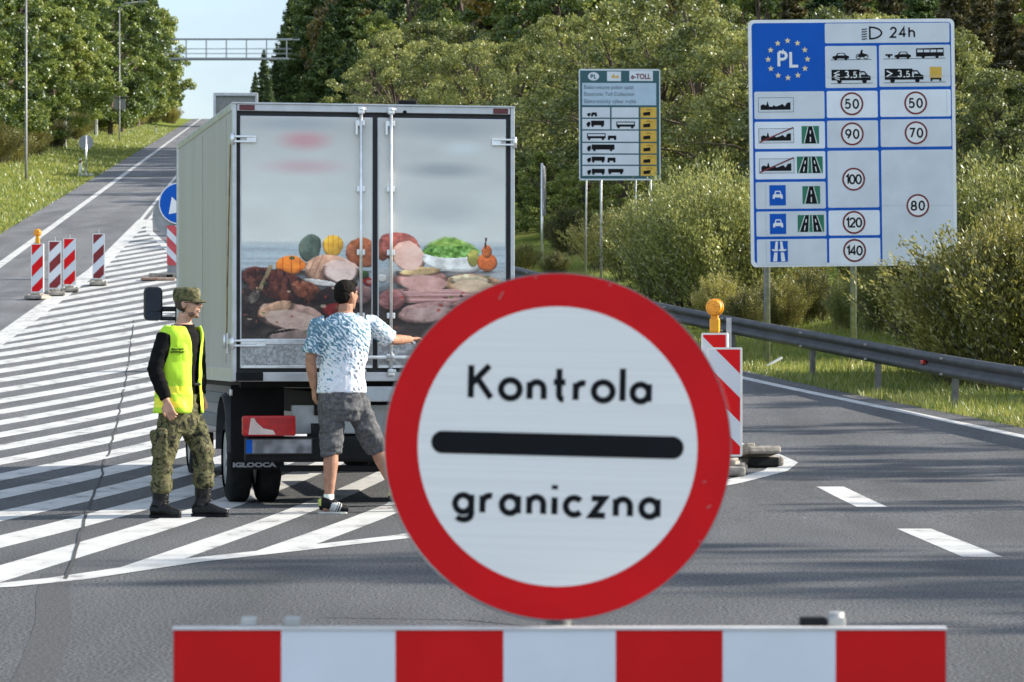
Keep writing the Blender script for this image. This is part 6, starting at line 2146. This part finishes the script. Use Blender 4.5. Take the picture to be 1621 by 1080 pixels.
def shrub(seed, h=3.0, r=1.6, stems=190, per=170, leaf=.085, aspect=2.8, mat=None, spread=.55):
    """Many upright twigs from one stool, leafy over most of their length."""
    rng = np.random.default_rng(seed)
    paths, Pn, Tn = [], [], []
    lob = rng.uniform(0, 6.28, 3)
    for k in range(stems):
        a = rng.uniform(0, 2 * math.pi)
        q = math.sqrt(rng.random())
        wob = 1 + .22 * math.sin(3 * a + lob[0]) + .15 * math.sin(7 * a + lob[1])
        L = h * (1.0 - .45 * q ** 2.2) * rng.uniform(.78, 1.04)
        b0 = np.array([math.cos(a), math.sin(a), 0]) * q * r * .45
        tip = np.array([math.cos(a) * q * r * wob, math.sin(a) * q * r * wob, L])
        tip[:2] += rng.normal(0, .12 * r, 2)
        mid = (b0 + tip) / 2 + np.array([-math.cos(a), -math.sin(a), 0]) * .08 * r + np.array([0, 0, .05 * L])
        if k % 3 == 0:
            paths.append(([Vector(b0 - [0, 0, .2]), Vector(mid), Vector(tip)], [.017, .011, .003]))
        n = int(per * rng.uniform(.7, 1.2))
        t = (.12 + .88 * rng.random(n) ** .8)[:, None]
        p = (1 - t) ** 2 * b0 + 2 * t * (1 - t) * mid + t * t * tip
        p = p + rng.normal(0, 1, (n, 3)) * (.055 + .08 * (1 - t)) * (h / 3)
        Pn.append(p)
        d = tip - mid; d /= np.linalg.norm(d)
        Tn.append(np.tile(d, (n, 1)))
    P, T = np.concatenate(Pn), np.concatenate(Tn)
    n = len(P)
    t = T + rng.normal(0, .42, (n, 3)); t /= np.linalg.norm(t, axis=1, keepdims=True)
    nr = rng.normal(0, 1, (n, 3)); nr -= t * (nr * t).sum(1, keepdims=True); nr /= np.linalg.norm(nr, axis=1, keepdims=True)
    b = np.cross(nr, t)
    sz = (leaf * rng.uniform(.6, 1.4, n))[:, None]
    l, w_ = t * sz, b * sz / aspect
    V = np.stack([P - l * .5, P - w_ * .5, P + l * .5, P + w_ * .5], 1).reshape(-1, 3)
    return limb_mesh('stems', paths, M_BARK), np_mesh('foliage', V, np.arange(4 * n).reshape(-1, 4), mat or L_SHRUB), h

KIND = {
 'oak':    [broad_tree(11, mat=L_BROAD, base=.05, nclump=115), broad_tree(12, r=2.6, mat=L_BROAD, base=.10), broad_tree(13, r=3.3, base=.04, mat=L_BROAD, nclump=120)],
 'bright': [broad_tree(21, mat=L_BRIGHT, r=2.7, base=.03, nclump=115), broad_tree(22, r=3.0, mat=L_BRIGHT, base=.04, nclump=120), broad_tree(23, r=2.3, mat=L_BRIGHT, base=.08, nclump=100)],
 'autumn': [broad_tree(31, mat=L_AUTUMN, r=2.5, bark=M_BIRCH), broad_tree(32, r=2.2, mat=L_AUTUMN, bark=M_BIRCH, leaves=150)],
 'willow': [broad_tree(41, h=8, r=3.6, base=.05, nclump=150, leaves=240, leaf=.145, aspect=2.1, mat=L_WILLOW, top_bias=.4), broad_tree(42, h=8, r=3.2, base=.05, nclump=140, leaves=240, leaf=.145, aspect=2.1, mat=L_WILLOW, top_bias=.4), broad_tree(43, h=8, r=4.0, base=.04, nclump=150, leaves=240, leaf=.145, aspect=2.1, mat=L_WILLOW, top_bias=.2)],
 'sparse': [broad_tree(91, mat=L_BRIGHT, r=2.6, nclump=42, leaves=95, bark=M_BIRCH), broad_tree(92, mat=L_BROAD, r=3.0, nclump=48, leaves=95)],
 'spruce': [spruce(51, r=3.0, dens=1.2), spruce(52, r=2.6, dens=1.2), spruce(53, r=3.4, dens=1.2)],
 'brown':  [spruce(61, r=2.1, mat=L_BROWN), spruce(62, r=2.4, mat=L_BROWN)],
 'shrub':  [shrub(71), shrub(72, r=1.9), shrub(73, r=1.4, h=3.0)],
 'finewillow': [shrub(81, h=4, r=2.4, stems=230, per=150, leaf=.10, aspect=2.6, mat=L_WILLOW), shrub(82, h=4, r=2.1, stems=210, per=150, leaf=.10, aspect=2.6, mat=L_WILLOW)],
}
PR = random.Random(77)
NAMES = {'sparse': ('leafy_tree', 'tree'), 'oak': ('leafy_tree', 'tree'), 'bright': ('leafy_tree', 'tree'), 'autumn': ('birch_tree', 'tree'), 'willow': ('willow_tree', 'tree'), 'spruce': ('spruce_tree', 'tree'),
         'brown': ('conifer_tree', 'tree'), 'shrub': ('shrub', 'shrub'), 'finewillow': ('willow_shrub', 'shrub')}

def plant(kind, u, d, vtop, label, group, width=1.0, sink=0.0, xyz=None):
    tr, cr_, h0 = PR.choice(KIND[kind])
    x = (u - CX) * d / F
    g = G(x, d) - sink
    top = CAMH - (vtop - HOR) * d / F
    k = max(.25, (top - g) / h0)
    nm, cat = NAMES[kind]
    t = thing(nm, label, cat, (x, d, g), PR.uniform(0, 6.28), group)
    t.scale = (k * width, k * width, k)
    sh = kind in ('shrub', 'finewillow')
    mobj('stems' if sh else 'trunk', tr, t)
    mobj('foliage' if sh else 'crown', cr_, t)
    return t

def wood(specs, label, group):
    for s in specs: plant(s[0], s[1], s[2], s[3], label, group, *(s[4:]))

# left wood: sunlit broadleaved trees from the lamp post up to the crest
def along(u, off):
    k = (u - CX) / F
    d = (-8.0 - off) / (k + 0.087)
    return d
GL_, GLl = 'sunlit trees of the wood left of the road', 'sunlit green broadleaved tree in the front of the wood left of the road'
for i, (u, off, h, kind, wd) in enumerate([
    (-60, 7.5, 9.5, 'oak', 1.1), (-25, 8.0, 11, 'oak', 1.1), (8, 7.6, 10.5, 'oak', 1.15), (28, 10, 14, 'bright', 1.0), (45, 7.2, 9.0, 'bright', 1.2), (62, 8.6, 12.5, 'bright', 1.1),
    (80, 7.2, 11, 'bright', 1.15), (98, 8.0, 13, 'bright', 1.2), (112, 7.0, 11.5, 'oak', 1.15), (126, 9.0, 16, 'bright', 1.1), (139, 7.0, 12, 'bright', 1.2), (152, 8.0, 15, 'bright', 1.25),
    (163, 6.8, 12.5, 'bright', 1.2), (174, 8.4, 17, 'oak', 1.2), (185, 6.8, 13.5, 'bright', 1.2), (195, 8.2, 18, 'oak', 1.15), (205, 6.6, 14, 'bright', 1.25), (213, 7.8, 19, 'bright', 1.1),
    (222, 6.4, 15, 'bright', 1.1), (230, 7.0, 19, 'oak', 1.1), (238, 6.0, 17, 'bright', 1.0)]):
    d = along(u, off)
    x = (u - CX) * d / F
    top = HOR - (G(x, d) + h - CAMH) * F / d
    plant(kind, u, d, top, {'autumn': 'yellow-tinged tree in the front of the wood left of the road'}.get(kind, GLl), GL_, wd * (10 / h) ** .35)
for (off, d, h, kind, wd) in [(7.5, 296, 12, 'bright', 1.15), (4.8, 318, 13, 'oak', 1.25), (4.6, 345, 14, 'bright', 1.35), (4.4, 372, 17, 'oak', 1.1), (4.6, 400, 17, 'bright', 1.2), (5.0, 430, 19, 'oak', 1.0), (4.6, 470, 17, 'bright', 1.1), (7.8, 262, 11.5, 'bright', 1.15), (7.6, 232, 10.5, 'oak', 1.15)]:
    x = XL(d) - off
    plant(kind, CX + x * F / d, d, HOR - (G(x, d) + h - CAMH) * F / d, 'broadleaved tree hanging over the left edge of the road near the gantry', 'trees hanging over the left road edge', wd * (10 / h) ** .35)
for (u, d, vt, kind, wd) in [(-40, 240, -80, 'oak', 1), (20, 262, -90, 'oak', .9), (70, 310, -70, 'oak', .8), (110, 350, -60, 'spruce', .9), (150, 400, -60, 'oak', .75), (185, 455, -50, 'oak', .7), (210, 520, -45, 'spruce', .8),
                             (235, 545, -35, 'spruce', .75), (246, 560, -8, 'spruce', .75), (252, 575, 24, 'oak', .55), (260, 585, 66, 'oak', .6), (276, 590, 96, 'bright', .7), (272, 602, 128, 'oak', .7)]:
    plant(kind, u, d, vt, 'taller dark tree at the back of the wood left of the road', 'back row of the left wood', wd)
for (u, off, h, k) in [(-10, 6.4, 2.6, 1.1), (18, 5.6, 2.2, 1.2), (52, 5.8, 2.4, 1.1), (84, 6.0, 2.6, 1.1), (118, 6.2, 2.8, 1.1), (166, 5.8, 3.2, 1.2), (216, 5.4, 3.4, 1.2), (236, 4.4, 3.4, 1.2), (268, 2.2, 3.0, 1.3)]:
    d = along(u, off); x = (u - CX) * d / F
    plant('shrub', u, d, HOR - (G(x, d) + h - CAMH) * F / d, 'low bush at the foot of the wood on the left bank', 'bushes along the left wood', k)

# right of the road: spruces by the gantry, willows behind the truck, taller wood behind
GSp, GSl = 'dark spruces near the gantry', 'dark spruce right of the gantry above the truck roof'
for (u, d, vt, wd) in [(478, 450, -60, 1.0), (512, 240, -95, 1.15), (548, 225, -60, 1.1), (460, 445, -6, 1.0), (500, 440, -70, 1.2), (532, 270, -110, 1.1), (590, 230, -70, 1.15), (520, 205, 30, 1.25), (556, 200, 56, 1.2), (484, 300, 100, 1.3), (462, 300, 118, 1.2), (500, 270, 84, 1.2), (616, 226, -50, 1.2), (570, 250, -120, 1.2)]:
    plant('spruce', u, d, vt, GSl, GSp, wd)
for (u, d, vt, wd) in [(418, 430, 76, .75), (404, 470, 112, .8), (436, 440, 90, .9), (452, 450, 66, .9), (425, 380, 122, 1.0)]:
    plant('spruce', u, d, vt, 'small far spruce under the right end of the gantry', 'far spruces beyond the gantry', wd)
for (u, d, vt, kind, wd) in [(560, 228, -30, 'autumn', .9), (585, 205, 16, 'bright', .9), (522, 236, -20, 'autumn', .6)]:
    plant(kind, u, d, vt, 'yellowing tree among the spruces behind the truck', 'yellowing trees among the spruces', wd)
GW, GWl = 'grey-green willows behind the truck', 'pale grey-green willow in the belt behind the truck'
for (u, d, vt, wd) in [(630, 150, 48, 1.0), (690, 140, 66, 1.05), (755, 136, 60, 1.0), (815, 128, 62, 1.0), (660, 172, 28, .9), (735, 165, 36, .9), (870, 116, 74, 1.0), (930, 108, 30, 1.0), (985, 104, 4, 1.05), (1045, 100, -4, 1.1), (1100, 97, 30, 1.05), (1150, 94, 42, 1.05), (1080, 112, -40, .9), (600, 168, 92, 1.0), (905, 126, 22, .9)]:
    plant('willow', u, d, vt, GWl, GW, wd)
GB, GBl = 'tall trees in the back of the right wood', 'tall tree at the back of the wood right of the road'
for (u, d, vt, kind, wd) in [(600, 235, -60, 'autumn', 1.0), (640, 220, -80, 'oak', 1.0), (690, 215, -60, 'brown', 1.2), (730, 210, -95, 'oak', .9), (775, 200, -50, 'brown', 1.2), (815, 195, -80, 'autumn', 1.0), (860, 185, -60, 'oak', 1.0), (900, 175, -80, 'bright', 1.0),
                             (940, 165, -60, 'oak', 1.0), (1000, 155, -90, 'spruce', 1.2), (1050, 148, -70, 'oak', 1.0), (1100, 142, -90, 'autumn', 1.0), (1160, 135, -80, 'brown', 1.2), (1210, 130, -70, 'oak', .9), (1260, 124, -60, 'brown', 1.2), (1310, 120, -70, 'spruce', 1.2),
                             (1360, 118, -60, 'brown', 1.2), (1410, 115, -80, 'brown', 1.1), (1460, 113, -60, 'spruce', 1.2), (1510, 110, -80, 'brown', 1.2), (1555, 108, -70, 'brown', 1.2), (1600, 106, -60, 'brown', 1.2), (1650, 104, -70, 'brown', 1.2), (1700, 100, -50, 'oak', 1)] + [(900 + 46 * k, 190 - 4 * k + (k % 3) * 6, -120 - (k % 4) * 12, ('oak', 'brown', 'spruce')[k % 3], 1.35) for k in range(17)] + [(620 + 42 * k, 260 - (k % 3) * 8, -100, ('oak', 'spruce')[k % 2], 1.3) for k in range(8)]:
    plant(kind, u, d, vt, GBl, GB, wd)
for (u, d, vt, wd) in [(1200, 92, 40, 1.0), (1260, 90, 36, 1.0), (1330, 88, 14, 1.0), (1400, 86, 18, 1.0), (1470, 84, 40, 1.0), (1530, 80, 150, 1.0), (1585, 78, 108, 1.0), (1640, 78, 120, 1.0), (1690, 76, 100, 1.0)]:
    plant('willow', u, d, vt, 'willow behind the border information board', 'willows behind the border board', wd)
# lower belt of bushes
for (u, d, vt, kind, wd) in [(1075, 69, 268, 'finewillow', .95), (1118, 67, 246, 'finewillow', 1.0), (1160, 66, 262, 'finewillow', 1.0), (1205, 68, 290, 'shrub', 1.2), (1010, 78, 318, 'shrub', 1.15), (965, 82, 330, 'shrub', 1.1), (1042, 74, 330, 'finewillow', .9),
                             (900, 88, 320, 'shrub', 1.1), (930, 92, 250, 'oak', 1.2), (865, 96, 240, 'oak', 1.2), (835, 100, 250, 'oak', 1.1), (985, 90, 240, 'oak', 1.3), (880, 80, 405, 'shrub', 1.2), (830, 84, 410, 'shrub', 1.1)]:
    plant(kind, u, d, vt, {'oak': 'dark bush in the hollow beside the toll board posts', 'shrub': 'olive shrub with upright twigs beside the toll board posts', 'finewillow': 'tall tufted shrub with sunlit top between the two boards'}[kind], 'bushes between the toll board and the border board', wd)
for (u, d, vt, kind, wd) in [(1180, 62, 452, 'shrub', 1.0), (1240, 63, 436, 'shrub', 1.1), (1290, 64, 420, 'shrub', 1.1), (1340, 62, 436, 'finewillow', .9), (1390, 61, 418, 'finewillow', .9), (1440, 60, 400, 'shrub', 1.0), (1260, 70, 390, 'finewillow', .9), (1360, 68, 380, 'finewillow', .9), (1490, 60, 380, 'shrub', 1.1), (1140, 64, 430, 'shrub', 1.0)]:
    plant(kind, u, d, vt, 'low olive bush under the border information board', 'bushes under the border board', wd)
plant('shrub', 1546, 51.0, 350, 'bushy shrub hiding the lower right corner of the border board', 'shrubs right of the border board', 1.12)
plant('shrub', 1586, 50.0, 328, 'tall shrub with many upright twigs right of the border board, above the guardrail', 'shrubs right of the border board', 1.1)
plant('shrub', 1612, 49.0, 318, 'tall shrub at the right edge of the picture above the guardrail', 'shrubs right of the border board', 1.1)
plant('shrub', 1508, 52.5, 430, 'small shrub behind the guardrail below the border board corner', 'shrubs right of the border board', 1.0)
for (u, d, vt, wd) in [(1540, 60, 250, 1.0), (1600, 58, 236, 1.0), (1655, 58, 250, 1.0)]:
    plant('finewillow', u, d, vt, 'tufted sunlit shrub behind the tall shrubs at the right edge', 'shrubs right of the border board', wd)
# the wood and the scrub go on beyond both edges of the picture
for i, (x, d, h, kind) in enumerate([(-33, 188, 10, 'oak'), (-36, 176, 11, 'bright'), (-32, 164, 9, 'bright'), (-37, 152, 11, 'oak'), (-31, 140, 9, 'bright'), (-34, 126, 10, 'oak'), (-29, 112, 9, 'bright'), (-33, 100, 10, 'bright'), (-28, 88, 9, 'oak'), (-42, 170, 13, 'oak'), (-41, 130, 12, 'bright'), (-39, 106, 12, 'oak')]):
    plant(kind, CX + x * F / d, d, HOR - (G(x, d) + h - CAMH) * F / d, GLl, GL_, 1.1)
for x, d, h, kind in [(11.2, 58, 2.9, 'shrub'), (12.6, 63, 3.6, 'finewillow'), (14.5, 68, 4.2, 'finewillow'), (10.4, 47, 2.2, 'shrub'), (12.2, 51, 2.6, 'shrub'), (17, 72, 5.5, 'willow'), (20, 80, 6.5, 'willow'), (22, 92, 7, 'willow'), (11.5, 42, 2.0, 'shrub')]:
    plant(kind, CX + x * F / d, d, HOR - (G(x, d) + h - CAMH) * F / d, 'shrub standing right of the guardrail past the edge of the picture', 'shrubs right of the border board', 1.0)
# off to the right, whose long shadows band the lane
for (x, d, h, kind) in [(19, 12.5, 7.4, 'sparse'), (23, 15.5, 10.2, 'sparse'), (20, 19.0, 8.6, 'sparse'), (25, 22.0, 11.4, 'sparse'), (27, 24.4, 13.6, 'sparse'), (22, 29.5, 9.2, 'sparse'),
                        (19, 34.5, 8.0, 'willow'), (26, 39.5, 10.6, 'sparse'), (21, 43.5, 8.6, 'sparse'), (27, 49.5, 10.5, 'sparse'), (33, 57, 12, 'oak')]:
    u = CX + x * F / d
    plant(kind, u, d, HOR - (G(x, d) + h - CAMH) * F / d, 'tree standing right of the road beyond the guardrail', 'trees right of the road', .8)

# ------------------------------------------------------------------ grass on the verges
def grass(name, label, n, pick, hmin, hmax, wd, seed, mat=None):
    rng = np.random.default_rng(seed)
    P = pick(rng, n)
    n = len(P)
    a = rng.uniform(0, 2 * math.pi, n)
    # tussocks: height follows slow noise
    tus = .5 + .5 * np.sin(P[:, 0] * 2.1 + 1.7 * np.sin(P[:, 1] * .9)) * np.sin(P[:, 1] * 1.6 + np.sin(P[:, 0] * 1.3))
    h = (hmin + (hmax - hmin) * rng.random(n) ** 1.8 * (.35 + .65 * tus))[:, None]
    side = np.stack([np.cos(a), np.sin(a), np.zeros(n)], 1) * wd
    tip = np.stack([rng.normal(0, .35, n), rng.normal(0, .35, n), np.ones(n)], 1) * h
    V = np.stack([P - side, P + side, P + tip * .6 + side * .7, P + tip, P + tip * .6 - side * .7], 1).reshape(-1, 3)
    Q = np.arange(5 * n).reshape(-1, 5)
    o = mobj(name, np_mesh(name, V, Q, mat or L_GRASS))
    tag(o, label, 'grass', kind='stuff')

def pick_right(rng, n):
    y = 33 + 60 * rng.random(n) ** 1.5
    t = -.05 + 6.5 * rng.random(n) ** 1.25
    x = np.array([XR(b) for b in y]) + t
    return np.stack([x, y, [G(p, q) - .02 for p, q in zip(x, y)]], 1)
grass('verge_grass', 'tufted grass on the right verge under and behind the guardrail', 90000, pick_right, .05, .27, .008, 5)

def pick_left(rng, n):
    y = 85 + 330 * rng.random(n) ** 1.7
    t = -.05 + 9.5 * rng.random(n) ** 1.1
    x = np.array([XL(b) for b in y]) - t
    return np.stack([x, y, [G(p, q) - .02 for p, q in zip(x, y)]], 1)
grass('bank_grass', 'sunlit grass on the left verge and bank below the wood', 60000, pick_left, .07, .38, .03, 6)
